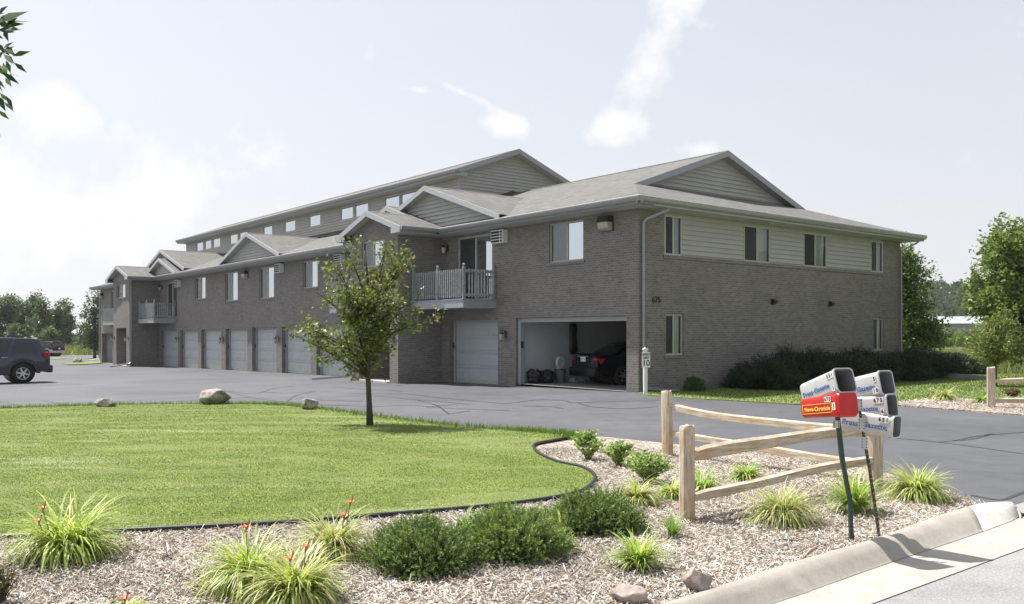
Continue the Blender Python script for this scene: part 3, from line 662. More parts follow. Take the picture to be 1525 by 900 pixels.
mb = MB(); boxp(mb, CU0, CU1, CV0, WV0-.02, CZ-.23, CZ-.2); boxp(mb, CU0, CU1, WV1+.02, CV1, CZ-.23, CZ-.2)
for U0, U1 in ((CU0+.02, WU0), (WU1, CU1-.02)):
    for v, w in ((CV0, VC), (CV1, VC)): mb.poly([P(U0, v, CZ-.2), P(U1, v, CZ-.2), P(U1, w, CR-.2), P(U0, w, CR-.2)])
mb.build('clerestory_soffit', M['soffit'], cro)
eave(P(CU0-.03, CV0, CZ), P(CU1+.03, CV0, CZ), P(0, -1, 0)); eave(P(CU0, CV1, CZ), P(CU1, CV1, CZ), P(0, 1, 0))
mbf.build('fascia', M['trim'], bld); gt_ = mbg.build('gutter', M['gutter'], bld); mbhl.build('gutter_sun_highlight', M['white'], gt_)  # white strip on the gutter's top edge paints in the sun's highlight
# flashing strip along the clerestory foot
mb = MB(); mb.prism([P(WU0-.2, WV0-.3, mz(WV0-.3)+.02), P(WU0-.2, WV0-.05, mz(WV0)+.18), P(WU0-.2, WV0-.04, mz(WV0))], P(WU1-WU0+.4, 0, 0))
for s in (1, -1):
    U = WU0-.03 if s > 0 else WU1+.03
    for a, b in ((WV0, VC), (WV1, VC)):
        za, zb = mz(min(a, WID-a)), mz(VC); mb.poly([P(U-s*.16, a, za+.02), P(U-s*.16, b, zb+.02), P(U, b, zb+.16), P(U, a, za+.16)])
mb.build('roof_flashing', simple('dark_flashing', (.06, .06, .065), .7), cro)
# cross gables
def cross_gable(uc, half, zr, vf, vw, eave_z, board=.19, wall=True, mat_wall='siding_grey', left=None, vb=None):
    sl = (zr-eave_z)/half; vback = (zr-EZ)/SL-OV; ve = (eave_z-EZ)/SL-OV
    mb = MB(True)
    for s in (-1, 1): mb.poly([P(uc, vf, zr), P(uc+s*half, vf, eave_z), P(uc+s*half, ve+.02, eave_z), P(uc, vback+.05, zr)])
    g = mb.build('cross_gable_roof', M['shingle'], bld)
    mb = MB(True); c = .1; mb.prism([P(uc-c, vf, zr-c*sl+.008), P(uc, vf, zr+.025), P(uc+c, vf, zr-c*sl+.008)], P(0, vback-vf, 0)); mb.build('ridge_cap', M['shingle'], g)
    mb = MB()
    for s in (-1, 1):
        e = half+.02; rake(mb, P(uc+s*e, vf-.02, eave_z-sl*.02+.01), P(uc, vf-.02, zr+.012), board, P(0, .035, 0))
    mb.build('rake_board', M['trim_light'], g)
    mb = MB()
    for s in (-1, 1): mb.poly([P(uc, vf, zr-.13), P(uc+s*half, vf, eave_z-.13), P(uc+s*half, vw, eave_z-.13), P(uc, vw, zr-.13)])
    mb.build('rake_soffit', M['soffit'], g)
    if wall:
        mb = MB(); zb = mz(vw)-.05; h2 = half*(zr-.1-zb)/(zr-eave_z)
        siding(mb, [(uc-h2, zb), (uc+h2, zb), (uc, zr-.1)], lambda a, z, d: P(a, vw-d, z)); mb.build('gable_siding', M[mat_wall], g)
    return g
M['trim_light'] = simple('pale_rake_paint', (.42, .43, .45), .5, var=.05)
cross_gable(10.75, 4.65, 7.27, -.32, 0, 5.72)
cross_gable(13.25, 3.4, 6.78, -.5, -.15, 5.6)
cross_gable(28.3, 4.25, 7.07, -.32, 0, 5.68)
cross_gable(43.1, 3.45, 6.68, -.5, -.15, 5.58)
cross_gable(44.2, 4.9, 7.36, -.05, .3, 5.85)
for i, t in enumerate(towers):
    g = cross_gable(t[2], t[4]-t[2], t[5], TF, TV, EZ, .2, wall=False)
    for s, e in ((t[3], 1), (t[4], -1)): mb = MB(); mb.box((TF-.018, min(s, s+e*.62), 5.27), (TF+.02, max(s, s+e*.62), 5.45)); mb.build('eave_return', M['trim_light'], g)
# balconies -------------------------------------------------------
def balcony(u0, u1, zt, pr, freeside):
    """deck from wall v=0 to v=-pr; towerside closed; freeside -1: open at u0, +1: open at u1"""
    mb = MB(); boxp(mb, u0, u1, -pr, -.003, zt-.03, zt); boxp(mb, u0+.02, u1-.02, -pr+.02, -.003, zt-.3, zt-.032)
    d = mb.build('balcony_deck', M['deck'], bld); zb, zh = zt+.09, zt+1.0
    mb = MB(); V = -pr+.1
    boxp(mb, u0+.06, u1-.06, V-.02, V+.02, zb, zb+.09); boxp(mb, u0+.06, u1-.06, V-.02, V+.02, zh-.1, zh-.01)
    uu = u0+.1 if freeside < 0 else u1-.1
    boxp(mb, uu-.02, uu+.02, V+.03, -.01, zb, zb+.09); boxp(mb, uu-.02, uu+.02, V+.03, -.01, zh-.1, zh-.01)
    mb.build('rail', M['rail'], d)
    mb = MB(); n = int((u1-u0)/.125)
    for k in range(n):
        x = u0+.1+(u1-u0-.2)*k/(n-1); boxp(mb, x-.02, x+.02, V-.062, V-.022, zb-.04, zh+.01)
    n = int(pr/.125)
    for k in range(1, n-1):
        v = V+.06+(pr-.12)*k/(n-1); o = -1 if freeside < 0 else 1
        boxp(mb, uu+o*.022 if o > 0 else uu-.062, uu+.062 if o > 0 else uu-.022, v-.02, v+.02, zb-.04, zh+.01)
    mb.build('baluster_row', M['rail'], d)
    ps = [(u0+.1, V), (u1-.1, V), ((u0+u1)/2, V)] + ([(u0+.1, -.06)] if freeside < 0 else [(u1-.1, -.06)])
    for (x, v) in ps:
        mb = MB(); boxp(mb, x-.045, x+.045, v-.045, v+.045, zt, zh+.08); mb.lathe([(0, .2), (.03, .195), (.052, .165), (.055, .14), (.04, .11), (.035, .09), (.05, .08)], Matrix.Translation(P(x, v, zh)), 10)
        mb.build('post', M['rail'], d)
    return d
balcony(6.62, 9.98, 2.86, 1.42, -1); balcony(13.52, 16.4, 2.84, 1.42, 1); balcony(41.0, 44.58, 2.66, 1.42, -1); balcony(53.6, 57.4, 2.64, .55, 1)
# wall fittings ---------------------------------------------------
def lantern(u, v, z):
    mb = MB(); c = P(u, v, z)
    boxp(mb, u-.05, u+.05, v-.03, v, z-.12, z+.12); mb.tube([P(u, v-.03, z+.05), P(u, v-.12, z+.2), P(u, v-.2, z+.22), P(u, v-.22, z+.12)], .012, 6)
    mb.lathe([(0, .16), (.03, .13), (.09, .06), (.1, .04), (.1, .03)], Matrix.Translation(P(u, v-.2, z-.02)), 6)
    mb.lathe([(.06, -.2), (.03, -.22), (0, -.24)], Matrix.Translation(P(u, v-.2, z)), 6)
    l = mb.build('wall_lantern', M['black'], bld)
    mb = MB(); mb.lathe([(.085, .01), (.055, -.2)], Matrix.Translation(P(u, v-.2, z)), 6); mb.build('lamp_glass', M['lens'], l)
for u, v, z in [(6.12, 0, 1.66), (9.6, 0, 4.85), (24.75, 0, 1.42), (32.5, 0, 1.35), (40.37, 0, 1.32), (10.28, TV, 1.5), (13.15, TV, 1.5), (44.95, TV, 1.35), (48.35, TV, 1.35), (43.8, 0, 4.8), (17.15, 0, 1.5)]: lantern(u, v, z)
def flood(u, z):
    mb = MB(); mb.prism([P(u-.23, 0, z+.2), P(u-.23, -.2, z+.2), P(u-.23, -.26, z+.02), P(u-.23, 0, z+.02)], P(.46, 0, 0)); boxp(mb, u-.24, u+.24, -.03, 0, z-.24, z+.02)
    l = mb.build('floodlight', M['black'], bld)
    mb = MB(); mb.prism([P(u-.21, -.032, z+.015), P(u-.21, -.25, z+.015), P(u-.21, -.2, z-.16), P(u-.21, -.032, z-.22)], P(.42, 0, 0)); mb.build('lens', M['lens'], l)
for u, z in [(1.22, 4.95), (29.0, 4.9), (59.6, 4.75)]: flood(u, z)
def aircon(u, z):
    mb = MB(); boxp(mb, u-.33, u+.33, -.22, 0, z-.23, z+.21); l = mb.build('air_conditioner', M['ac'], bld)
    mb = MB()
    for k in range(4): boxp(mb, u-.15, u+.3, -.232, -.2205, z-.2+k*.1, z-.135+k*.1); boxp(mb, u-.29, u-.2, -.232, -.2205, z-.2+k*.1, z-.135+k*.1)
    mb.build('louvre', M['dark'], l)
for u, z in [(6.35, 5.0), (18.0, 5.0), (24.5, 4.97), (40.35, 4.9)]: aircon(u, z)
mb = MB(); mb.lathe([(0, 0), (.09, 0), (.09, -.04), (0, -.06)], Matrix.Translation(P(-.3, 5.9, 5.27)), 14); mb.build('soffit_lamp', M['lens'], bld)
for v in (6.4, 9.81):
    mb = MB(); mb.prism([P(0, v-.09, 2.84), P(-.16, v-.09, 2.78), P(-.16, v-.09, 2.7), P(0, v-.09, 2.64)], P(0, .18, 0)); mb.build('wall_vent', M['black'], bld)
def dspout(pts, sq=.045): mb = MB(); mb.tube(pts, sq, 4, True, True); return mb.build('downspout', M['gutter'], bld)
dspout([P(-.55, .75, 5.33), P(-.5, .7, 5.22), P(-.12, .2, 4.95), P(-.07, .14, 4.85), P(-.07, .14, .25), P(-.12, .3, .12), P(-.55, 1.1, .05)])
dspout([P(-.55, WID+.5, 5.33), P(-.45, WID+.4, 5.2), P(-.07, WID-.05, 4.9), P(-.07, WID-.05, 4.8), P(-.07, WID-.05, .1)])
dspout([P(43.93, TV-.1, 5.33), P(44.0, TV-.1, 5.2), P(44.52, TV+.06, 4.9), P(44.52, TV+.06, 4.8), P(44.52, TV+.06, -.25), P(44.5, TV-.1, -.35), P(44.3, TV-1.3, -.5)], .05)
dspout([P(14.0, TV-.1, 5.3), P(13.62, TV+.1, 4.9), P(13.58, TV+.1, .1), P(13.62, TV-.15, 0), P(14.3, TV-1.3, -.1)], .05)
dspout([P(LEN+.5, -.45, 5.3), P(LEN+.07, -.06, 4.8), P(LEN+.07, -.06, -.4), P(LEN+.3, -1.4, -.65)])
# lettering helper
def text(body, size, mtx, m, parent=None, name='lettering', ext=.001, bold=0, sx=1.0, shear=0):
    cu = D.curves.new(name, 'FONT'); cu.body = body; cu.size = size; cu.extrude = ext; cu.align_x = 'CENTER'; cu.align_y = 'CENTER'; cu.offset = bold; cu.shear = shear; cu.resolution_u = 3
    o = D.objects.new(name, cu); COL.objects.link(o); dg = bpy.context.evaluated_depsgraph_get(); dg.update()
    me = D.meshes.new_from_object(o.evaluated_get(dg)); D.objects.remove(o); D.curves.remove(cu); me.materials.clear(); me.materials.append(m)
    me.transform(mtx @ Matrix.Diagonal((sx, 1, 1, 1))); o = D.objects.new(name, me); COL.objects.link(o); o.parent = parent; return o
# end wall faces -u (local -y); text x axis along +v (local +x), up z
text('675', .25, Matrix.Translation(P(-.012, .75, 2.66)) @ Matrix.Rotation(math.pi/2, 4, 'X'), M['black'], bld, 'house_number', .01, .004)

# ------------------------------------------------------------------ objects in the garage
def toW(u, v, z=0): p = fromUV(u, v); return Vector((p.x, p.y, z))
RB = math.pi/2-TH
def lump(name, mtx, sx, sy, sz, m, parent=None, seed=0, amp=.12, sub=3, freq=1.6):
    bm = bmesh.new(); bmesh.ops.create_icosphere(bm, subdivisions=sub, radius=1)
    for v in bm.verts:
        n = noise.fractal(v.co*freq+Vector((seed*7.3, seed*1.7, 0)), 1, 2, 4); v.co *= 1+amp*n
        v.co = Vector((v.co.x*sx, v.co.y*sy, v.co.z*sz))
    me = D.meshes.new(name); bm.to_mesh(me); bm.free(); me.materials.append(m); me.polygons.foreach_set('use_smooth', [True]*len(me.polygons))
    o = D.objects.new(name, me); COL.objects.link(o); o.parent = parent; o.matrix_basis = mtx; return o
bagm = simple('black_bin_bag', (.012, .012, .014), .35)
for i, (u, v, r) in enumerate([(5.3, .6, .27), (5.25, 1.12, .25)]):
    b = lump('bin_bag', Matrix.Translation(toW(u, v, r*.85+.01)), r, r, r*.95, bagm, None, i+3, .35, 4, 2.5)
    tag(b, ['stuffed black bag nearest the open garage door frame', 'black bag standing between the first bag and the grey bin'][i], 'bag')
bin_ = empty('storage_bin', toW(5.2, 1.65, .012), RB, 'grey round bin against the white garage wall with a fan on top', 'bin')
mb = MB(); mb.lathe([(0, .0), (.17, 0), (.2, .42), (.215, .42), (.215, .45), (.19, .45), (.18, .4)], Matrix.Identity(4), 20); mb.build('bin_body', simple('grey_bin', (.14, .15, .17), .6), bin_)
mb = MB(); mb.lathe([(0, .47), (.2, .465), (.22, .44)], Matrix.Identity(4), 20); mb.build('lid', M['black'], bin_)
fan = empty('box_fan', toW(5.2, 1.65, .485), RB+.2, 'round white desk fan sitting on the grey bin', 'fan')
mb = MB()
for k in range(1, 5): mb.lathe([(.045*k, 0), (.045*k+.006, .004), (.045*k, .008)], Matrix.Translation((0, -.04, .22)) @ Matrix.Rotation(math.pi/2, 4, 'X'), 20)
for k in range(12): a = k*math.pi/6; mb.tube([(0, -.05, .22), (.19*math.cos(a), -.05, .22+.19*math.sin(a))], .004, 4)
mb.lathe([(.18, -.04), (.2, -.04), (.2, .04), (.18, .04)], Matrix.Translation((0, 0, .22)) @ Matrix.Rotation(math.pi/2, 4, 'X'), 20); mb.build('grille', M['white'], fan)
mb = MB()
for k in range(4):
    a = k*math.pi/2; mb.poly([(0, -.01, .22), (.15*math.cos(a), -.03, .22+.15*math.sin(a)), (.16*math.cos(a+.6), .01, .22+.16*math.sin(a+.6))])
mb.build('blade', M['room'], fan); mb = MB(); mb.box((-.13, -.07, 0), (.13, .07, .03)); mb.build('foot', M['white'], fan)
mb = MB(); mb.tube([(0, 0, .95), (0, 0, .98), (.02, 0, 1.1), (.03, 0, 1.35), (.0, 0, 1.6), (.02, 0, 1.85), (0, 0, 2.02), (0, 0, 2.05)], [.08, .15, .19, .17, .155, .17, .16, .1], 12); g = mb.build('long_bag', bagm, None, True); g.location = toW(5.53, 2.55, 0); g.rotation_euler.z = RB; g.scale = (1, .5, 1)
tag(g, 'long black bag hanging on the white garage wall behind the car', 'bag')
mb = MB(); mb.box((-.25, -.15, 0), (.25, .15, .035)); mb.box((-.22, -.12, .035), (-.19, .12, .11)); mb.box((.19, -.12, .035), (.22, .12, .11)); mb.box((-.25, -.15, .11), (.25, .15, .13))
s = mb.build('step_stool', M['white'], None, bevel=.006); s.location = toW(5.2, 2.4, .012); s.rotation_euler.z = RB; tag(s, 'low white step stool on the garage floor left of the car', 'stool')

# bins in the far open garage
bn = empty('rubbish_bin', toW(58.7, 1.2, -.73), RB, 'blue grey wheelie bin inside the farthest open garage', 'bin')
mb = MB(); mb.prism([(-.25, -.25, 0), (.25, -.25, 0), (.25, .25, 0), (-.25, .25, 0)], (0, 0, .85)); mb.build('bin_body', simple('blue_grey_bin', (.12, .15, .2), .6), bn); mb = MB(); mb.box((-.28, -.28, .852), (.28, .28, .91)); mb.build('lid', M['black'], bn)
cb = MB(); cb.box((-.35, -.25, 0), (.35, .25, .55)); cb.box((-.37, -.27, .55), (.37, .27, .58)); c = cb.build('cardboard_carton', simple('brown_carton', (.30, .17, .09), .9), None, bevel=.01); c.location = toW(58.7, 1.15, .19); c.rotation_euler.z = RB+.1
tag(c, 'brown cardboard carton on the bin in the farthest open garage', 'carton')

# ------------------------------------------------------------------ cars
def wheel(parent, x, y, r, w, side):
    M0 = Matrix.Translation((x, y, r)) @ Matrix.Rotation(math.pi/2, 4, 'X')
    mb = MB(); h = w/2
    mb.lathe([(r*.62, -h), (r*.93, -h), (r, -h*.6), (r, h*.6), (r*.93, h), (r*.62, h), (r*.6, 0), (r*.62, -h)], M0, 28)
    t = mb.build('wheel', M['tyre'], parent, True)
    mb = MB(); zz = h*.8*(1 if side < 0 else -1)
    mb.lathe([(r*.64, zz*1.1), (r*.57, zz*1.05), (r*.56, zz*.7)], M0, 24); mb.cur = 1; mb.lathe([(r*.56, zz*.5), (0, zz*.4)], M0, 24); mb.cur = 0
    for k in range(6):
        a = k*math.pi/3+.2; ca, sa = math.cos(a), math.sin(a); ca2, sa2 = -sa, ca
        pts = []
        for rr, ww in ((.05*r, .09*r), (.6*r, .06*r)):
            pts += [M0 @ Vector((ca*rr+ca2*ww, sa*rr+sa2*ww, zz)), M0 @ Vector((ca*rr-ca2*ww, sa*rr-sa2*ww, zz))]
        mb.poly([pts[0], pts[1], pts[3], pts[2]])
        mb.poly([pts[0], pts[2], M0 @ Vector((ca*.6*r, sa*.6*r, zz*.6)), M0 @ Vector((0, 0, zz*.6))])
    mb.lathe([(.14*r, zz*1.02), (0, zz*1.06)], M0, 12); mb.build('rim', [M['alloy'], M['black']], t)
def loft(sections, m, name, parent, arches=None, rad=0, smooth=True, width=1.0):
    """sections: list of closed rings of points (same count)"""
    bm = bmesh.new(); rings = [[bm.verts.new(p) for p in s] for s in sections]; n = len(rings[0])
    for a, b in zip(rings, rings[1:]):
        for k in range(n): bm.faces.new([a[k], a[(k+1) % n], b[(k+1) % n], b[k]])
    bm.faces.new(rings[0][::-1]); bm.faces.new(rings[-1]); bmesh.ops.recalc_face_normals(bm, faces=bm.faces)
    me = D.meshes.new(name); bm.to_mesh(me); bm.free(); me.materials.append(m); o = D.objects.new(name, me); COL.objects.link(o)
    if arches:
        cut = MB()
        for x, r in arches: cut.lathe([(0, -3), (rad, -3), (rad, 3), (0, 3)], Matrix.Translation((x, 0, r)) @ Matrix.Rotation(math.pi/2, 4, 'X'), 28)
        c = cut.build('cut', m); bm = bmesh.new(); bm.from_mesh(c.data); bmesh.ops.remove_doubles(bm, verts=bm.verts, dist=1e-4); bmesh.ops.recalc_face_normals(bm, faces=bm.faces); bm.to_mesh(c.data); bm.free()
        md = o.modifiers.new('x', 'BOOLEAN'); md.object = c; md.operation = 'DIFFERENCE'; md.solver = 'EXACT'
    if arches: bake(o); D.objects.remove(c)
    bv = o.modifiers.new('b', 'BEVEL'); bv.width = .03; bv.segments = 3; bv.limit_method = 'ANGLE'; bv.angle_limit = R(28); bake(o)
    o.data.polygons.foreach_set('use_smooth', [True]*len(o.data.polygons))
    o.parent = parent; return o
def lower_ring(x, zb, zt, hw, inset=.05):
    zs = zb+(zt-zb)*.35; zm = zb+(zt-zb)*.8
    L = [(-hw+.08, zb), (-hw+.01, zb+.08), (-hw, zs), (-hw+.005, zm), (-hw+inset, zt-.01), (-hw*.5, zt+.015)]
    return [Vector((x, y, z)) for y, z in L]+[Vector((x, -y, z)) for y, z in L[::-1]]
def car(name, label, loc, rz, kind, paint, clad=None):
    """local frame: rear bumper at x=0, nose at +x"""
    c = empty(name, loc, rz, label, 'car')
    if kind == 'suv':
        Lw, r, ax, W = 4.8, .385, (.98, 3.78), .93
        st = [(0, .62, 1.0, .80), (.05, .5, 1.12, .88), (.35, .42, 1.14, .92), (1.6, .36, 1.13, .93), (3.4, .36, 1.1, .93), (4.3, .42, 1.04, .9), (4.7, .5, .92, .82), (4.8, .58, .8, .74)]
        gh = [(.1, 1.13), (.38, 1.70), (.6, 1.76), (1.6, 1.80), (2.7, 1.77), (3.0, 1.7), (3.65, 1.12)]; wt, wb = .70, .87
        glass = [[(.42, 1.2), (.62, 1.62), (1.2, 1.66), (1.35, 1.2)], [(1.5, 1.2), (1.36, 1.66), (2.15, 1.68), (2.2, 1.2)], [(2.3, 1.2), (2.26, 1.68), (2.85, 1.64), (3.3, 1.2)]]
        tl = (.92, 1.2); zg = 1.13
    else:
        Lw, r, ax, W = 4.7, .32, (1.0, 3.72), .88
        st = [(0, .45, .78, .74), (.05, .36, .95, .82), (.4, .28, .985, .87), (1.6, .22, .96, .88), (3.3, .22, .93, .88), (4.2, .26, .8, .85), (4.6, .35, .68, .76), (4.7, .4, .6, .66)]
        gh = [(.72, .96), (1.35, 1.32), (1.7, 1.41), (2.3, 1.44), (2.75, 1.38), (3.65, .93)]; wt, wb = .58, .80
        glass = [[(1.25, 1.02), (1.55, 1.32), (2.05, 1.36), (2.05, 1.02)], [(2.15, 1.02), (2.15, 1.36), (2.6, 1.33), (3.2, 1.02)]]
        tl = (.68, .88); zg = .96
    body = loft([lower_ring(x, a, b, w) for x, a, b, w in st], paint, 'body', c, [(ax[0], r), (ax[1], r)], r*1.22)
    # cabin
    ztop = max(z for _, z in gh); prof = gh
    mb = MB(); n = len(prof)
    def yy(z): return wb+(wt-wb)*max(0, min(1, (z-zg)/(ztop-zg)))
    for s in (-1, 1): mb.poly([Vector((x, s*yy(z), z)) for x, z in prof][::s])
    for (x0, z0), (x1, z1) in zip(prof, prof[1:]): mb.poly([Vector((x0, -yy(z0), z0)), Vector((x1, -yy(z1), z1)), Vector((x1, yy(z1), z1)), Vector((x0, yy(z0), z0))])
    cab = mb.build('cabin', paint, c)
    bm = bmesh.new(); bm.from_mesh(cab.data); bmesh.ops.remove_doubles(bm, verts=bm.verts, dist=1e-4); bmesh.ops.recalc_face_normals(bm, faces=bm.faces); bm.to_mesh(cab.data); bm.free()
    bv = cab.modifiers.new('b', 'BEVEL'); bv.width = .045; bv.segments = 3; bake(cab); cab.data.polygons.foreach_set('use_smooth', [True]*len(cab.data.polygons))
    for gl in glass:
        for s in (-1, 1):
            mb = MB(); mb.prism([Vector((x, s*(yy(z)+.004), z)) for x, z in gl], (0, -s*.01, 0)); mb.build('side_window', M['carglass'], c)
    # rear and front glass
    (x0, z0), (x1, z1) = gh[0], gh[1]
    mb = MB(); f = .15; k = 1.02
    a = Vector((x0+(x1-x0)*f-.012, 0, z0+(z1-z0)*f+.006)); b_ = Vector((x0+(x1-x0)*.93-.012, 0, z0+(z1-z0)*.93+.006))
    mb.prism([a+Vector((0, -.9*yy(a.z), 0)), a+Vector((0, .9*yy(a.z), 0)), b_+Vector((0, .88*yy(b_.z), 0)), b_+Vector((0, -.88*yy(b_.z), 0))], (.01, 0, -.004)); mb.build('rear_window', M['carglass'], c)
    (x0, z0), (x1, z1) = gh[-1], gh[-2]
    a = Vector((x0+(x1-x0)*.1+.012, 0, z0+(z1-z0)*.1+.006)); b_ = Vector((x0+(x1-x0)*.93+.012, 0, z0+(z1-z0)*.93+.006))
    mb = MB(); mb.prism([a+Vector((0, -.9*yy(a.z), 0)), a+Vector((0, .9*yy(a.z), 0)), b_+Vector((0, .88*yy(b_.z), 0)), b_+Vector((0, -.88*yy(b_.z), 0))], (-.01, 0, -.004)); mb.build('windscreen', M['carglass'], c)
    for x in ax:
        for s in (-1, 1): wheel(c, x, s*(W-.12), r, .22, s)
    # tail lamps wrap the corner
    hwz = .88 if kind == 'suv' else .83
    for s in (-1, 1):
        mb = MB(); z0, z1 = tl
        wi = .16 if kind == 'suv' else .3
        mb.prism([Vector((-.01, s*(hwz-.02-wi), z0+.02)), Vector((-.012, s*(hwz-.05), z0)), Vector((.16, s*(hwz+.035), z0+.02)), Vector((.26, s*(hwz+.04), z1-.02)), Vector((.03, s*(hwz-.02), z1)), Vector((.015, s*(hwz-.02-wi*.8), z1-.02))], (.03, 0, 0)); mb.build('tail_lamp', M['tail'], c)
        mb = MB(); mb.lathe([(0, -.02), (.09, -.02), (.1, .02), (0, .03)], Matrix.Translation((Lw-.12, s*.6, .75)) @ Matrix.Rotation(math.pi/2, 4, 'Y'), 12); mb.build('headlight', M['lens'], c)
        mb = MB(); mx = gh[-1][0]-.35; mb.box((mx-.06, s*(W+.02)-.07, zg+.05), (mx+.06, s*(W+.02)+.08, zg+.19)); mb.build('wing_mirror', paint, c, bevel=.03)
        mb = MB()
        for hx in ((1.5, 2.4) if kind == 'suv' else (1.45, 2.35)): mb.tube([(hx, s*(W+.0), zg-.12), (hx+.04, s*(W+.035), zg-.115), (hx+.18, s*(W+.035), zg-.115), (hx+.22, s*W, zg-.12)], .013, 6)
        mb.build('door_handle', M['chrome'], c)
    # bumper, plate
    bz = .42 if kind == 'suv' else .3
    rb = loft([[Vector((x, y, z)) for y, z in ((-w, bz), (-w-.01, bz+.22), (-w+.05, bz+.27), (w-.05, bz+.27), (w+.01, bz+.22), (w, bz), (w-.05, bz-.02), (-w+.05, bz-.02))] for x, w in ((-.1, W-.15), (-.06, W-.06), (.12, W-.01))], clad or paint, 'rear_bumper', c)
    mb = MB(); pz = .84 if kind != 'suv' else .95; mb.box((-.014, -.155, pz-.08), (-.004, .155, pz+.08)); pl = mb.build('number_plate', M['label'], c)
    if kind != 'suv':
        text('387 - BJF', .085, Matrix.Translation((-.016, 0, pz)) @ Matrix.Rotation(-math.pi/2, 4, 'Z') @ Matrix.Rotation(math.pi/2, 4, 'X'), M['blueink'], pl, 'lettering', .0005)
        mb = MB(); mb.box((-.016, -.34, .91), (.02, .34, .945)); mb.build('chrome_strip', M['chrome'], c)
        mb = MB(); mb.prism([(-.0, -.6, .99), (.12, -.6, 1.03), (.25, -.6, 1.0), (.1, -.6, .985)], (0, 1.2, 0)); mb.build('boot_spoiler', paint, c)
    else:
        for s in (-1, 1):
            mb = MB(); mb.tube([(.7, s*.6, 1.80), (.8, s*.6, 1.86), (2.4, s*.6, 1.85), (2.55, s*.6, 1.79)], .018, 6); mb.build('roof_rail', M['clad'], c)
            # arch trims and lower cladding
            mb = MB(); rr = r*1.22
            for x in ax:
                seg = 12
                for k in range(seg):
                    a0, a1 = math.pi*k/seg, math.pi*(k+1)/seg
                    mb.prism([Vector((x+q*math.cos(t), s*(W+.0), r+q*math.sin(t))) for q, t in ((rr, a0), (rr+.13, a0), (rr+.13, a1), (rr, a1))], (0, s*.018, 0))
            mb.prism([(ax[0]+rr, s*W, .38), (ax[1]-rr, s*W, .38), (ax[1]-rr, s*W, .62), (ax[0]+rr, s*W, .62)], (0, s*.016, 0)); mb.prism([(.06, s*(W-.03), .45), (ax[0]-rr-.02, s*(W-.03), .45), (ax[0]-rr-.02, s*(W-.03), .85), (.06, s*(W-.04), .8)], (0, s*.03, 0))
            mb.build('side_cladding', clad, c)
        mb = MB(); mb.prism([(.2, -.6, 1.74), (.42, -.6, 1.74), (.42, -.6, 1.80), (.16, -.6, 1.79)], (0, 1.2, 0)); mb.build('roof_spoiler', paint, c, bevel=.01)
        mb = MB(); mb.box((.3, -W+.25, 1.765), (2.7, W-.25, 1.785)); 
    mb = MB(); mb.box((ax[0]+.3, -W+.15, .2 if kind != 'suv' else .33), (ax[1]-.3, W-.15, .5)); mb.build('underbody', M['black'], c)
    for x in ax: mb = MB(); mb.lathe([(0, -W+.27), (r*1.24, -W+.27), (r*1.24, W-.27), (0, W-.27)], Matrix.Translation((x, 0, r*1.12)) @ Matrix.Rotation(math.pi/2, 4, 'X'), 24); mb.build('wheel_well', M['blackplastic'], c)
    return c
# heading is -d2 for the big SUV (nose away to the left)
hd = math.atan2(-d2.y, -d2.x)
wp = G(46, 571); ry = d1*.8
car('parked_suv', 'navy blue SUV with alloy wheels cut off by the left edge of the photo', wp - Vector((-d2.x, -d2.y, 0))*.98 + Vector((d1.x, d1.y, 0))*.81 + Vector((-.33, 0, 0)), hd, 'suv', M['navy'], M['clad'])
p = G(84, 531); car('parked_suv', 'dark SUV parked far off beyond the navy blue one, rear corner towards us', (p.x+.1, p.y+.5, p.z), math.radians(160), 'suv', M['blackcar'], M['silvercar'])
p = G(66, 531.5); car('parked_hatchback', 'small dark car half hidden between the two SUVs', (p.x+1.0, p.y-5, p.z), math.radians(165), 'sedan', M['blackcar'])
car('parked_sedan', 'black sedan parked nose-in inside the open garage', toW(3.72, 1.35, .012), math.atan2(d2.y, d2.x)-R(12), 'sedan', M['blackcar'])


# ------------------------------------------------------------------ foliage
def vr(n): v = rng.normal(size=(n, 3)); return v/np.linalg.norm(v, axis=1)[:, None]
def nrm(v): return v/(np.linalg.norm(v, axis=1)[:, None]+1e-9)
def leaves(name, cen, direc, ln, wd, cols, parent, m=None, fold=.25, up=None):
    """diamond leaves with a folded midrib"""
    n = len(cen); t = nrm(direc); r = vr(n) if up is None else nrm(up+.5*vr(n)); s = nrm(np.cross(t, r)); nn = np.cross(s, t)
    ln = np.broadcast_to(np.asarray(ln, float), (n,))[:, None]; wd = np.broadcast_to(np.asarray(wd, float), (n,))[:, None]
    v = np.stack([cen, cen+t*ln*.45+s*wd*.5+nn*wd*fold, cen+t*ln, cen+t*ln*.45-s*wd*.5+nn*wd*fold], axis=1)
    return np_mesh(name, v, n, cols, m or M['attr'], parent)
def pick(cols, n, jit=.15):
    c = np.array(cols)[rng.integers(0, len(cols), n)]; return np.clip(c*(1+jit*rng.normal(size=(n, 1))), .002, 1)
GREEN = [(.055, .095, .022), (.075, .125, .028), (.04, .07, .018)]
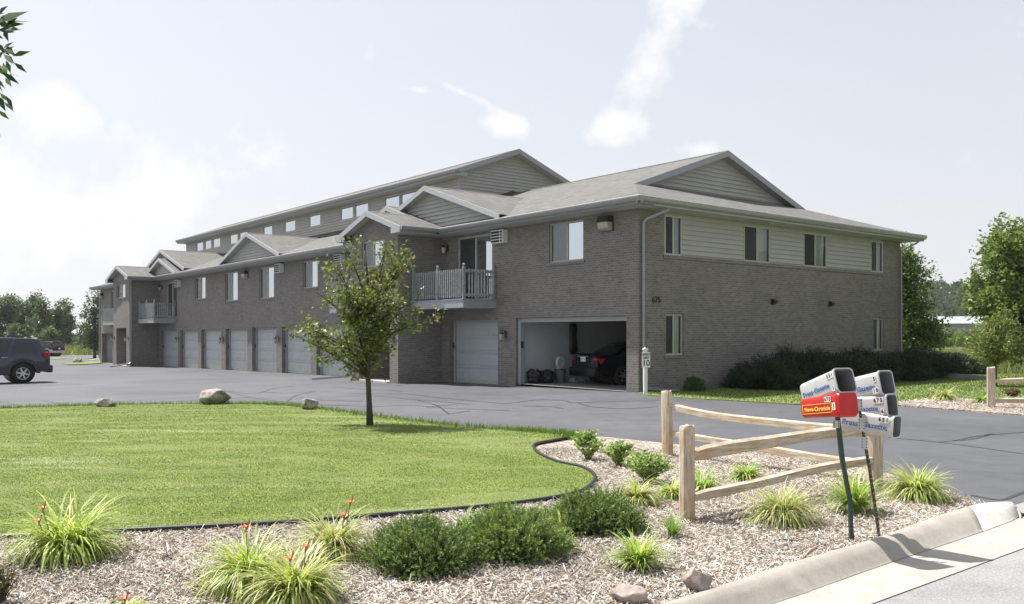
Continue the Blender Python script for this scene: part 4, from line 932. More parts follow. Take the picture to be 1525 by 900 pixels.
def tree(name, label, base, h, crown, limbs, twigs, nleaf, lsize, cols, trunk_r=.08, crown_base=.3, lean=(0, 0), cat='tree', group=None, seed=1, clump=.16, bark='bark', droop=0., lw=.5, fork=None, lm=.9):
    """crown: list of (cx,cy,cz,rx,ry,rz) ellipsoids relative to the base"""
    rd = random.Random(seed); t = empty(name, base, 0, label, cat, group); mb = MB()
    top = Vector((lean[0], lean[1], h*.88)); tr = []
    for i in range(9):
        k = i/8; tr.append(Vector((top.x*k**1.4+.02*h*math.sin(k*5+seed)*k, top.y*k+.015*h*math.sin(k*4+seed*2)*k, -.05 if i == 0 else top.z*k)))
    rad = [trunk_r*(1.25 if i == 0 else 1)*(1-.9*i/8)**.8+.004 for i in range(9)]
    mb.tube(tr, rad, 8)
    def along(k): x = k*8; i = min(7, int(x)); return tr[i].lerp(tr[i+1], x-i), rad[i]
    C = []; Dr = []; vol = [c[3]*c[4]*c[5] for c in crown]
    for li in range(limbs):
        c = rd.choices(crown, vol)[0]
        while True:
            q = Vector((rd.uniform(-1, 1), rd.uniform(-1, 1), rd.uniform(-1, 1)))
            if .35 < q.length < 1: break
        q = q.normalized()*rd.uniform(.7, 1)
        tgt = Vector((c[0]+q.x*c[3], c[1]+q.y*c[4], c[2]+q.z*c[5]))
        k0 = max(crown_base, min(.93, (tgt.z/h)*lm-.25*rd.random())); p0, r0 = along(k0)
        mid = p0.lerp(tgt, .5)+Vector((0, 0, (.06 if not droop else .12)*h*rd.uniform(-.3, 1)))+Vector((rd.uniform(-1, 1), rd.uniform(-1, 1), 0))*.03*h
        pts = [((1-s)**2)*p0+2*s*(1-s)*mid+s*s*tgt for s in [i/6 for i in range(7)]]
        rr = min(r0*.6, trunk_r*.42)
        mb.tube(pts, [rr*(1-.85*i/6)+.0025*h/4 for i in range(7)], 5)
        for tw in range(twigs):
            s = rd.uniform(.3, 1.0); i = min(5, int(s*6)); a = pts[i].lerp(pts[i+1], s*6-i)
            d = Vector((rd.gauss(0, 1), rd.gauss(0, 1), rd.gauss(.25-droop, .7))).normalized(); L = clump*h*rd.uniform(.5, 1.3)
            e = a+d*L; m2 = a.lerp(e, .5)+Vector((0, 0, .1*L)); mb.tube([a, m2, e], [.0022*h*.6, .0015*h*.6, .0008*h*.6], 4, False)
            nl = max(1, int(nleaf/(limbs*twigs)*rd.uniform(.4, 1.6)))
            for j in range(nl):
                s2 = rd.random()**.7; p = (a.lerp(m2, s2*2) if s2 < .5 else m2.lerp(e, s2*2-1)); C.append(p+Vector((rd.gauss(0, 1), rd.gauss(0, 1), rd.gauss(0, 1)))*lsize*.7); Dr.append(d*.6+Vector((rd.gauss(0, .7), rd.gauss(0, .7), rd.gauss(0, .6)-.15-droop)))
    mb.build('trunk', M[bark], t, True)
    C = np.array([tuple(c) for c in C]); Dr = np.array([tuple(c) for c in Dr]); n = len(C)
    sz = lsize*rng.uniform(.65, 1.3, n)
    leaves('crown', C, Dr, sz, sz*lw, pick(cols, n, .2), t)
    return t

# young tree in the lawn
tree('young_tree', 'slender young tree with sparse glossy leaves standing in the front lawn', G(551, 636)+Vector((0, 0, .03)), 3.6,
     [(-.5, 0, 1.85, 1.1, .8, .8), (.1, 0, 2.4, .95, .8, .9), (-.65, 0, 2.95, .5, .5, .65), (1.05, .1, 2.05, .5, .4, .35), (.5, 0, 3.1, .35, .35, .55)], 50, 10, 7200, .08,
     [(.17, .21, .05), (.24, .28, .08), (.13, .165, .04), (.26, .24, .09), (.10, .13, .035)], .052, .27, (-.12, 0), seed=4, clump=.09, bark='bark2', lw=.55)
# trees on the right
MAPLE = [(.14, .20, .055), (.18, .25, .07), (.11, .16, .045), (.24, .30, .11)]
p = AT(1508, 560, 31); tree('maple_tree', 'large dense green tree at the right edge of the photo', (p.x+.6, p.y, H(p.x, p.y)), 6.4, [(0, 0, 3.7, 2.3, 2.2, 2.0), (-.6, -.3, 2.6, 1.8, 1.7, 1.3), (.1, 0, 5.1, 1.6, 1.4, 1.2), (1.2, 0, 3.2, 2.0, 2, 1.6), (-.3, -.8, 4.2, 1.7, 1.2, 1.3)], 120, 11, 46000, .17, MAPLE, .14, .15, seed=9, clump=.11)
p = G(1482, 576); tree('small_tree', 'small pale green tree with thin trunk in front of the large dense one', (p.x, p.y, p.z), 2.75, [(0, 0, 1.5, 1.25, 1.1, .62), (-.5, 0, 1.9, .7, .7, .5), (.2, 0, 2.2, .6, .6, .4)], 44, 8, 4200, .10, [(.21, .26, .07), (.16, .22, .06), (.26, .30, .10)], .05, .3, seed=12, clump=.12)
p = AT(1358, 560, 41); tree('corner_tree', 'slim dark green tree rising behind the far right corner of the apartment block', (p.x, p.y, H(p.x, p.y)), 6.3, [(-.4, 0, 3.4, 1.1, 1.2, 2.6), (.4, 0, 1.9, 1.3, 1.2, 1.2), (-.6, 0, 4.9, .7, .7, 1.2)], 80, 10, 17000, .17, [(.13, .19, .05), (.17, .24, .07), (.10, .15, .04)], .13, .12, seed=15, clump=.10)
# far left tree row
FARC = [(.10, .14, .065), (.13, .175, .08), (.085, .12, .06)]
kinds = ['leftmost broad tree of the far row behind the navy SUV', 'second far tree from the left, leaning crown with sky gaps', 'tall narrow far tree with a pointed top, third in the row', 'bushy far tree in the middle of the row', 'slender far tree right of the row middle with bare lower trunk', 'far tree with two-part crown near the right end of the row', 'rightmost tree of the far row, open airy crown']
for i, (x, top_, w) in enumerate([(8, 432, 24), (26, 428, 16), (50, 431, 15), (64, 436, 15), (82, 436, 15), (97, 437, 14), (-14, 425, 30)]):
    Y = 128+i % 3*4; p = AT(x, 500, Y); g = H(p.x, p.y); zt = 1.7+(496.4-top_)*Y/F-g; r = w*Y/F
    tree('poplar_tree', kinds[i], (p.x, p.y, g), zt, [(0, 0, zt*.55, r*.8, r*.8, zt*.42), (r*.3*(-1)**i, 0, zt*.78, r*.5, r*.5, zt*.22), (-r*.3*(-1)**i, 0, zt*.35, r*.7, r*.7, zt*.25)], 26, 7, 3400, .42, FARC, .16, .12, seed=20+i, clump=.07, group='row of far trees beyond the car park')
p = AT(141, 520, 92); g = H(p.x, p.y); tree('poplar_tree', 'tall light tree close beside the left end of the apartment block', (p.x, p.y, g), 7.3, [(.2, 0, 4.4, 1.5, 1.5, 2.8), (0, 0, 2, 1.6, 1.5, 1.5)], 40, 8, 4500, .26, [(.07, .11, .04), (.10, .14, .055)], .14, .1, seed=31, clump=.08)
for i, (x, y, w, hh, Y, lb) in enumerate([(50, 506, 18, 5, 118, 'dark conifer-like bush at the foot of the far tree row'), (128, 505, 22, 5, 130, 'low pale bush between the far tree row and the building'), (74, 508, 16, 4, 116, 'rounded far bush behind the parked cars'), (20, 506, 22, 4.5, 117, 'far bush behind the roof of the navy SUV')]):
    p = AT(x, y, Y); g = H(p.x, p.y); r = w*Y/F*.7; tree('field_bush', lb, (p.x, p.y, g), hh, [(0, 0, hh*.45, r, r, hh*.5)], 16, 6, 1500, .4, FARC, .08, .05, seed=40+i, clump=.08, cat='bush')
# wooded hill
def canopy(name, spots, nper, size, cols, label=None):
    cs = []; ds = []
    for (x, y, z, rx, rz) in spots:
        v = vr(nper); v[:, 2] = np.abs(v[:, 2])*1.2-.2; k = rng.uniform(.75, 1.05, (nper, 1)); cs.append(np.array([x, y, z])+v*k*np.array([rx, rx, rz])); ds.append(v+.6*vr(nper))
    C = np.concatenate(cs); Dd = np.concatenate(ds); n = len(C); base = np.repeat(rng.uniform(.75, 1.25, len(spots)), nper)[:, None]
    o = leaves(name, C-nrm(Dd)*size*.4, Dd, size*rng.uniform(.7, 1.3, n), size*.8, pick(cols, n, .15)*base, None); o['kind'] = 'stuff'; return o
hill_h = lambda x, y: max(0, 22*math.exp(-((x-235)/150)**2)*math.exp(-((y-455)/70)**2))-.5
bm = bmesh.new(); bmesh.ops.create_grid(bm, x_segments=50, y_segments=30, size=1)
for v in bm.verts: v.co = Vector((v.co.x*330+260, v.co.y*160+450, 0)); v.co.z = hill_h(v.co.x, v.co.y)-1.4
me = D.meshes.new('wooded_hill'); bm.to_mesh(me); bm.free(); me.materials.append(simple('hill_floor', (.035, .055, .022), .9)); o = D.objects.new('wooded_hill', me); COL.objects.link(o); o['kind'] = 'structure'
sp = []
for _ in range(520):
    x = random.uniform(120, 360); y = random.uniform(372, 470); sp.append((x, y, hill_h(x, y)-1+2.5, random.uniform(3.5, 6), random.uniform(4, 6.5)))
canopy('hill_woods', sp, 190, 1.35, [(.065, .095, .05), (.085, .12, .06), (.075, .105, .055)])
sp = []
for _ in range(230):
    x = random.uniform(105, 300); y = random.uniform(290, 350); sp.append((x, y, -.5, random.uniform(3, 5), random.uniform(5, 9.5)))
canopy('young_woods', sp, 220, 1.0, [(.13, .175, .075), (.155, .20, .085)])
sp = [(random.uniform(-230, -40), random.uniform(240, 300), -1, random.uniform(3, 6), random.uniform(3, 5.5)) for _ in range(110)]
canopy('far_hedgerow', sp, 90, 1.5, [(.06, .09, .045), (.08, .11, .05)])
sp = [(random.uniform(60, 560), random.uniform(520, 560), -1, random.uniform(7, 11), random.uniform(8, 13)) for _ in range(140)]
canopy('distant_woods', sp, 60, 3, [(.05, .08, .045)])
# barns
def barn(x0, x1, y, depth, hw, hr, label, wallm='barnwall'):
    z = H(x0, y)-.05; c = empty('barn', (x0, y, z), 0, label, 'barn'); L = x1-x0
    mb = MB(); mb.box((0, 0, 0), (L, depth, hw)); w = mb.build('wall', M[wallm], c)
    mb = MB()
    for k in range(int(L/3)): mb.box((k*3+.6, -.04, 0), (k*3+2.4, -.004, hw*.8))
    mb.build('sliding_door', M['jamb'], w)
    mb = MB(); e = .4
    mb.poly([(-e, -e, hw-.02), (L+e, -e, hw-.02), (L+e, depth/2, hr), (-e, depth/2, hr)]); mb.poly([(-e, depth+e, hw-.02), (L+e, depth+e, hw-.02), (L+e, depth/2, hr), (-e, depth/2, hr)])
    mb.poly([(0, 0, hw), (0, depth, hw), (0, depth/2, hr-.1)]); mb.poly([(L, 0, hw), (L, depth, hw), (L, depth/2, hr-.1)]); mb.build('roof', M['metalroof'], c)
a = AT(1368, 490, 150); b = AT(1500, 490, 150); barn(a.x, b.x, 150, 12, 4.15, 5.45, 'low grey barn with pale metal roof seen through the right-hand trees')
a = AT(104, 490, 185); b = AT(142, 490, 185); barn(a.x, b.x, 185, 12, 2.6, 4.6, 'distant white-roofed barn between the far tree row and the building')
# field grasses and corn
def blades(name, pts, hgt, wid, cols, lean=.35, m=None, parent=None, kind=None, tri=True):
    n = len(pts); a = rng.uniform(0, 2*math.pi, n); s = np.stack([np.cos(a), np.sin(a), np.zeros(n)], 1)*np.asarray(wid).reshape(-1, 1)*.5
    tip = pts+np.stack([rng.normal(0, lean, n), rng.normal(0, lean, n), np.ones(n)], 1)*np.asarray(hgt).reshape(-1, 1)
    o = np_mesh(name, np.stack([pts-s, pts+s, tip], 1), n, cols, m or M['attr'], parent)
    if kind: o['kind'] = kind
    return o
def HV(P_): 
    u = (P_[:, 0]-CX)*d1.x+(P_[:, 1]-CY)*d1.y
    return np.where(u <= 0, 0, np.where(u <= 60, -.0125*u, np.where(u <= 100, -.75-(u-60)*.009, -1.11)))
def inpoly(P_, poly):
    x, y = P_[:, 0], P_[:, 1]; ins = np.zeros(len(P_), bool); n = len(poly)
    for i in range(n):
        x0, y0 = poly[i][0], poly[i][1]; x1, y1 = poly[(i+1) % n][0], poly[(i+1) % n][1]
        c = ((y0 > y) != (y1 > y)); ins ^= c & (x < (x1-x0)*(y-y0)/((y1-y0) or 1e-12)+x0)
    return ins
n = 60000; Y = rng.uniform(36, 105, n)**1.0; X = rng.uniform(.42, .75, n)*Y
pp = np.stack([X, Y, np.zeros(n)], 1); u = (X-CX)*d1.x+(Y-CY)*d1.y; v = (X-CX)*d2.x+(Y-CY)*d2.y; pp = pp[(v > 19)]; pp[:, 2] = HV(pp)-.03; n = len(pp)
blades('meadow_grass', pp, rng.uniform(.25, .7, n), rng.uniform(.03, .07, n), pick([(.17, .20, .07), (.24, .25, .11), (.12, .17, .05), (.28, .27, .14)], n), kind='stuff')
n = 26000; A = np.array(G(60, 525)); X = rng.uniform(-120, -40, n); Y = rng.uniform(104, 150, n); pp = np.stack([X, Y, np.zeros(n)], 1); pp[:, 2] = HV(pp)-.03; u = (X-CX)*d1.x+(Y-CY)*d1.y; v = (X-CX)*d2.x+(Y-CY)*d2.y
pp = pp[(u > 104) | (v > 31)]; n = len(pp)
blades('tall_meadow_grass', pp, rng.uniform(.5, 1.5, n), rng.uniform(.08, .2, n), pick([(.17, .20, .07), (.24, .25, .11), (.12, .17, .05), (.28, .27, .14)], n), kind='stuff')
n = 9000; Y = rng.uniform(108, 118, n); X = rng.uniform(.42, .62, n)*Y; pp = np.stack([X, Y, np.zeros(n)], 1); pp[:, 2] = HV(pp)
blades('corn_field', pp, rng.uniform(1.5, 2.3, n), rng.uniform(.15, .3, n), pick([(.10, .17, .035), (.15, .22, .05)], n), .2, kind='stuff')
q = MB(); q.poly([AT(1330, 0, 97).xy.to_3d(), AT(1600, 0, 97).xy.to_3d(), AT(1600, 0, 101).xy.to_3d(), AT(1330, 0, 101).xy.to_3d()])
for vtx in q.v: vtx.z = H(vtx.x, vtx.y)+.35
q2 = MB(); q2.prism(q.v[:4], (0, 0, -.6)); o = q2.build('gravel_path', M['gravel']); o['kind'] = 'structure'

# lawn grass
LP = [(p.x, p.y) for p in lawn_poly]
n = 360000; Y = 6.5+rng.uniform(0, 1, n)**1.4*16; X = rng.uniform(-.62, .12, n)*Y; pp = np.stack([X, Y, np.zeros(n)], 1); pp = pp[inpoly(pp, LP)]; pp[:, 2] = HV(pp)+.033; n = len(pp)
dist = pp[:, 1]; hh = rng.uniform(.005, .015, n); ww = .003+.0008*dist
ns = np.array([1.25*noise.noise(Vector((x*.55+.2*y, y*1.5-.25*x, 3)))+.6*noise.noise(Vector((x*1.9, y*4.2, 9)))+.3*noise.noise(Vector((x*6, y*9, 2))) for x, y in pp[:, :2]])
cc = pick([(.145, .195, .035), (.175, .225, .05), (.125, .17, .033)], n, .06)
ring = np.sin(np.hypot((pp[:, 0]+3.9)*.8, (pp[:, 1]-11.2)*1.25)*7.5+1.2*ns); cc *= (1+.13*ring)[:, None]; dry = (rng.uniform(0, 1, n) < np.clip(.08+.16*ring+1.5*np.clip(ns-.05, -.05, 1), 0.02, .9))
cc[dry] = pick([(.38, .41, .24), (.46, .47, .34)], int(dry.sum()), .12)
blades('lawn_grass', pp, hh, ww, cc, .55, kind='stuff')
tp = [p for p in smooth_path(top, 8)]; pts = []
for a in tp:
    for _ in range(60): pts.append((a.x+random.gauss(0, .12), a.y+random.gauss(-.04, .05), a.z+.02))
pp = np.array(pts); n = len(pp); blades('lawn_fringe_grass', pp, rng.uniform(.04, .13, n), rng.uniform(.012, .02, n), pick([(.11, .19, .03), (.16, .24, .05)], n), .4, kind='stuff')
n = 60000; v = rng.uniform(-.5, 30, n); u = -rng.uniform(.0, 12, n); pp = np.stack([CX+u*d1.x+v*d2.x, CY+u*d1.y+v*d2.y, np.zeros(n)], 1)
pp = pp[inpoly(pp, [(p.x, p.y) for p in side])]; n = len(pp); pp[:, 2] = .018
blades('side_lawn_grass', pp, rng.uniform(.03, .07, n), rng.uniform(.02, .035, n), pick([(.10, .165, .035), (.14, .20, .05), (.18, .22, .08)], n), .5, kind='stuff')
# mulch chips
BP = [(p.x, p.y) for p in bed]
def chips(name, pp, lo, hi, z):
    n = len(pp); a = rng.uniform(0, 2*math.pi, n); ti = rng.normal(0, .28, n); ro = rng.normal(0, .5, n)
    L = rng.uniform(lo, hi, n)*np.where(rng.uniform(0, 1, n) < .12, 1.8, 1); W = rng.uniform(.003, .009, n)*(hi/.06)**.5
    t = np.stack([np.cos(a)*np.cos(ti), np.sin(a)*np.cos(ti), np.sin(ti)], 1)*L[:, None]*.5
    s = np.stack([-np.sin(a)*np.cos(ro), np.cos(a)*np.cos(ro), np.sin(ro)], 1)*W[:, None]*.5
    c = pp+np.array([0, 0, 1])*(z+np.abs(np.sin(ti))*L*.5+rng.uniform(0, .018, n))[:, None]
    v = np.stack([c-t-s, c-t*.9+s, c+t+s*.6, c+t*.85-s], 1)
    col = pick([(.52, .485, .43), (.48, .44, .385), (.60, .57, .52), (.36, .31, .26), (.44, .385, .325), (.20, .165, .135), (.15, .12, .10), (.54, .52, .48), (.70, .67, .62), (.40, .29, .21)], n, .15)
    patch = np.array([noise.noise(Vector((x*.9, y*.9, 1))) for x, y in pp[:, :2]])[:, None]
    o = np_mesh(name, v, n, np.clip(col*(1+.35*patch), .01, .9), M['chip']); o['kind'] = 'stuff'; return o
n = 380000; Y = 4.8+rng.uniform(0, 1, n)**1.3*8; X = rng.uniform(-.75, .62, n)*Y; pp = np.stack([X, Y, np.zeros(n)], 1); pp = pp[inpoly(pp, BP)]; chips('mulch_chips', pp, .016, .062, .014)
SP_ = [(p.x, p.y) for p in strip]; n = 26000; X = rng.uniform(8.5, 17, n); Y = rng.uniform(17, 26, n); pp = np.stack([X, Y, np.zeros(n)], 1); pp = pp[inpoly(pp, SP_)]; chips('mulch_strip_chips', pp, .05, .12, .03)
# edging
q = MB(); ep = smooth_path([G(*p)+Vector((0, 0, .045)) for p in edge_px], 5); q.tube(ep, .022, 8); q.tube([p-Vector((0, 0, .035)) for p in ep], .012, 4)
o = q.build('lawn_edging', M['blackplastic'], None, True); tag(o, 'black plastic edging strip curving between the lawn and the mulch bed', 'edging')

# perennials ------------------------------------------------------
YG = [(.42, .50, .11), (.34, .43, .09), (.50, .55, .18), (.26, .36, .07), (.56, .56, .28)]; MG = [(.20, .33, .07), (.26, .39, .09), (.34, .45, .14)]; VG = [(.52, .54, .26), (.38, .45, .13), (.60, .58, .34), (.28, .36, .10), (.46, .37, .22)]
def clump(name, label, px, py, wpx, hpx, n, cols, cat='plant', group='grassy clumps in the mulch beds', bw=.017, droop=1.35, flowers=(), spiky=0, parentless=False):
    b = G(px, py-4); Yd = b.y; w = wpx/F*Yd; h = hpx/F*Yd; t = empty(name, b, 0, label, cat, group); n = int(n*1.7)
    rd = rng; az = rd.uniform(0, 2*math.pi, n); L = np.sqrt((w*.55)**2+(h*1.1)**2)*rd.uniform(.6, 1.2, n); out = rd.uniform(.15, 1.0, n)
    r0 = rd.uniform(0, .16*w, n); a0 = rd.uniform(0, 2*math.pi, n); p = np.stack([r0*np.cos(a0), r0*np.sin(a0), np.zeros(n)], 1)
    seg = 5; quads = []; wd = bw*rd.uniform(.6, 1.3, n)*(Yd/7)**.3
    el = np.clip(1.5-out*.45+spiky*.2, .7, 1.55); side = np.stack([-np.sin(az), np.cos(az), np.zeros(n)], 1); tw = rd.normal(0, .3, n)
    cur = p; prevw = wd
    for k in range(seg):
        e = el-.12-droop*(.25+out)*(k/seg)**1.05*2.1
        d = np.stack([np.cos(az+tw*k*.2)*np.cos(e), np.sin(az+tw*k*.2)*np.cos(e), np.sin(e)], 1); nx = cur+d*(L/seg)[:, None]
        nx[:, 2] = np.maximum(nx[:, 2], .012)
        w1 = wd*(1-((k+1)/seg)**2.2*.92); quads.append(np.stack([cur-side*prevw[:, None]*.5, cur+side*prevw[:, None]*.5, nx+side*w1[:, None]*.5, nx-side*w1[:, None]*.5], 1)); cur = nx; prevw = w1
    c = pick(cols, n, .14); np_mesh('leaf_tuft', np.concatenate(quads), n*seg, np.tile(c, (seg, 1)), M['attr'], t)
    for i, (fx, fy) in enumerate(flowers):
        tip = AT(fx, fy, Yd-.02)-b; mb = MB(); mb.tube([Vector((tip.x*.3, 0, .02)), Vector((tip.x*.8, 0, tip.z*.6)), tip], .004, 5); st = mb.build('flower_stalk', simple('stalk', (.16, .20, .06), .7), t)
        mb = MB()
        for k in range(6):
            a = k*math.pi/3+i; dd = Vector((math.cos(a), math.sin(a), .5)).normalized(); s_ = Vector((-math.sin(a), math.cos(a), 0)); q0 = tip
            mb.poly([q0, q0+dd*.022+s_*.011, q0+dd*.05+Vector((0, 0, -.004)), q0+dd*.022-s_*.011])
        mb.build('flower', M['flower'], st)
        mb = MB(); mb.tube([tip-Vector((0, 0, .03)), tip+Vector((.02, 0, .03)), tip+Vector((.024, 0, .06))], [.003, .006, .002], 5); mb.build('bud', simple('bud', (.30, .13, .05), .7), st)
    return t
clump('daylily_clump', 'wide arching daylily clump at far left against the black edging', 102, 838, 165, 72, 420, YG, flowers=[(57, 777), (63, 758)])
clump('daylily_clump', 'bright daylily clump at bottom left with one orange flower above it', 372, 884, 115, 92, 320, YG, flowers=[(366, 786)])
clump('daylily_clump', 'sprawling daylily clump cut by the bottom edge, orange flower on its left', 440, 905, 130, 78, 420, YG+VG, flowers=[(431, 833), (455, 815)])
clump('daylily_clump', 'pale striped daylily clump left of the first spruce shrub', 497, 836, 110, 68, 360, VG, flowers=[(521, 749), (512, 768)], bw=.014)
clump('daylily_clump', 'daylily with a single red bloom low at the bottom edge of the bed', 186, 925, 60, 30, 60, YG, flowers=[(185, 893)])
clump('ornamental_grass', 'small yellow-green clump behind the rightmost spruce shrub', 948, 757, 66, 42, 190, VG)
clump('ornamental_grass', 'yellow-green clump just left of the near fence post', 1000, 748, 45, 36, 140, YG)
clump('ornamental_grass', 'green clump half hidden behind the near fence post', 1048, 742, 55, 42, 160, MG+YG)
clump('ornamental_grass', 'low green clump seen between the fence rails', 1112, 722, 52, 30, 150, MG+YG)
clump('ornamental_grass', 'big pale variegated clump under the lower fence rail', 1165, 786, 95, 58, 420, VG, bw=.012)
clump('ornamental_grass', 'small bright green tuft at the foot of the near fence post', 1002, 808, 38, 34, 110, MG, spiky=1, droop=.6, bw=.007)
clump('ornamental_grass', 'fresh green clump alone in the lower mulch right of the spruce shrubs', 950, 855, 66, 52, 190, MG+YG, droop=.8)
clump('ornamental_grass', 'green clump directly behind the two leaning mailbox posts', 1272, 770, 66, 56, 230, MG+YG, droop=.8)
clump('ornamental_grass', 'rightmost clump of the bed, beside the driveway, half dried', 1366, 750, 76, 56, 330, YG+VG)
clump('ornamental_grass', 'pale clump in the mulch strip across the driveway', 1406, 602, 36, 20, 150, VG, bw=.02)
clump('ornamental_grass', 'green clump beside the fence post across the driveway', 1462, 606, 30, 16, 110, MG, bw=.02)
clump('broadleaf_sprout', 'few broad green leaves poking out between the first two spruce shrubs', 690, 800, 34, 42, 9, MG, bw=.03, spiky=1, droop=.4)
clump('broadleaf_sprout', 'pale broad-leaved sprout at the right end of the middle spruce shrub', 838, 805, 24, 40, 8, YG, bw=.022, spiky=1, droop=.4)
def leafy(name, label, px, py, wpx, hpx, nst, cols, lsz=.028, group=None, stemcol=(.2, .22, .08), per=26):
    b = G(px, py); Yd = b.y; w = wpx/F*Yd; h = hpx/F*Yd; t = empty(name, b, 0, label, 'plant', group); mb = MB(); C = []; Dd = []
    for i in range(nst):
        a = random.uniform(0, 6.28); k = random.random()**.6; e = Vector((math.cos(a)*w*.5*k, math.sin(a)*w*.4*k, h*random.uniform(.7, 1.05)*(1-.35*k*k))); m_ = Vector((e.x*.4, e.y*.4, e.z*.55)); mb.tube([Vector((e.x*.1, e.y*.1, 0)), m_, e], .0025, 4, False)
        for j in range(per):
            s = .25+.75*random.random()**.7; p = m_*(2*s) if s < .5 else m_.lerp(e, s*2-1); C.append(tuple(p)); q = random.uniform(0, 6.28); Dd.append((math.cos(q), math.sin(q), random.uniform(.1, .9)))
    mb.build('stems', simple('stem', stemcol, .8), t, True); C = np.array(C); n = len(C); sz = lsz*rng.uniform(.7, 1.3, n); leaves('foliage', C, np.array(Dd), sz, sz*.5, pick(cols, n, .15), t)
SG = [(.34, .45, .17), (.26, .38, .12), (.42, .50, .23)]
leafy('stonecrop_plant', 'bushy pale green plant at the top of the bed beside the lawn tip', 876, 687, 58, 46, 60, SG, .046, 'bushy pale plants behind the spruce shrubs')
leafy('stonecrop_plant', 'bushy pale plant second from the lawn tip', 922, 697, 54, 40, 56, SG, .044, 'bushy pale plants behind the spruce shrubs')
leafy('stonecrop_plant', 'widest bushy pale plant, left of the far fence post', 966, 722, 84, 52, 90, SG, .046, 'bushy pale plants behind the spruce shrubs')
leafy('twiggy_bush', 'brownish twiggy bush at the left edge of the photo', 2, 905, 56, 66, 60, [(.14, .12, .05), (.20, .20, .07), (.10, .07, .05)], .022, None, (.11, .07, .05), 16)
leafy('twiggy_bush', 'dry reddish bush in the mulch strip beyond the fence post across the driveway', 1508, 594, 32, 15, 26, [(.22, .13, .09), (.17, .15, .07)], .07, None, (.12, .07, .05))
# needle shrubs ---------------------------------------------------
def sprigs(name, label, base, rx, ry, h, n, ln, cols, needles=24, nl=.018, nw=.0055, group=None, cat='shrub', flat=0., amp=.24, core=(.02, .028, .012)):
    t = empty(name, base, 0, label, cat, group)
    n = int(n*1.6); v = vr(n); v[:, 2] = np.abs(v[:, 2])**.8; ph = np.array([noise.noise(Vector((a*2.2+base[0], b*2.2, c*2.2))) for a, b, c in v])
    k = (rng.uniform(.62, 1.0, n)+amp*ph)[:, None]; c = v*k*np.array([rx, ry, h]); c[:, 2] += h*.12*rng.uniform(-1, 1, n); d = nrm(v*np.array([1, 1, 1.15-flat])+.55*vr(n)+np.array([0, 0, .25-flat*.4]))
    col = pick(cols, n, .14); cs = []; ds = []; cl = []
    tipb = np.linspace(0, 1, needles)
    for j in range(needles):
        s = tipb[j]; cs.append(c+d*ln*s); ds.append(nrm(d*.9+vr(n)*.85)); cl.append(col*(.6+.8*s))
    C = np.concatenate(cs); Dd = np.concatenate(ds); K = np.concatenate(cl); m_ = len(C)
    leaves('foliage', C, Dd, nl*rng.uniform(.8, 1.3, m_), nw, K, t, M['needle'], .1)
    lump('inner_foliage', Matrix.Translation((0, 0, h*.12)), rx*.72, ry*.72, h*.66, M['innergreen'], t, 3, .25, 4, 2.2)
    mb = MB()
    for i in range(26):
        a = random.uniform(0, 6.28); e = Vector((math.cos(a)*rx*.75, math.sin(a)*ry*.75, h*random.uniform(.25, .8))); mb.tube([(0, 0, 0), (e.x*.5, e.y*.5, e.z*.35), tuple(e)], [.012, .008, .004], 5, False)
    mb.build('branches', M['bark'], t, True); return t
SPR = [(.13, .20, .055), (.17, .24, .07), (.10, .16, .045), (.22, .28, .10)]
def bp(x, y, r): b = G(x, y); return Vector((b.x, b.y+r*.75, b.z))
sg = 'low spruce shrubs in the foreground bed'
sprigs('spruce_shrub', 'leftmost dark needled mound of the three foreground spruce shrubs', bp(622, 866, .34), .38, .33, .32, 1350, .075, SPR, group=sg)
sprigs('spruce_shrub', 'middle and lightest of the three foreground spruce shrubs', bp(762, 845, .36), .42, .35, .34, 1550, .075, [(.19, .26, .07), (.24, .31, .09), (.14, .21, .06)], group=sg)
sprigs('spruce_shrub', 'rightmost and farthest of the three foreground spruce shrubs', bp(890, 803, .34), .42, .35, .31, 1400, .075, SPR, group=sg)
JUN = [(.024, .042, .018), (.036, .058, .025), (.018, .03, .014)]; jg = 'dark junipers along the end wall'
for i, (v_, u_, r, h_, lb) in enumerate([(4.3, -1.3, .85, .6, 'nearest dark juniper at the left end of the foundation bed'), (5.9, -1.2, 1.15, .85, 'second juniper along the end wall, spreading branches'), (7.8, -1.2, 1.25, .95, 'juniper in the middle of the end wall behind the silver boxes'), (9.8, -1.2, 1.2, .85, 'fourth juniper along the end wall'), (11.8, -1.2, 1.25, .98, 'fifth juniper, under the small lower right window'), (14.0, -1.0, 1.2, .85, 'juniper wrapping the right corner of the building'), (16.3, -.6, 1.0, .7, 'rounded dark shrub just right of the building corner'), (18.6, -.2, 1.3, .75, 'last dark shrub, beside the low retaining timber')]):
    p = fromUV(u_, v_); sprigs('juniper_shrub', lb, (p.x, p.y, .0), r, .95, h_*[.8, .95, .72, .9, .7, .85, .8, .75][i], 1300, .34, JUN, 12, .10, .028, jg, amp=.55)
p = fromUV(-.75, 1.55); leafy_b = sprigs('round_bush', 'small round green bush under the lower left window of the end wall', (p.x, p.y, 0), .28, .25, .36, 500, .07, [(.06, .12, .03), (.08, .15, .04)], 8, .05, .02, None)
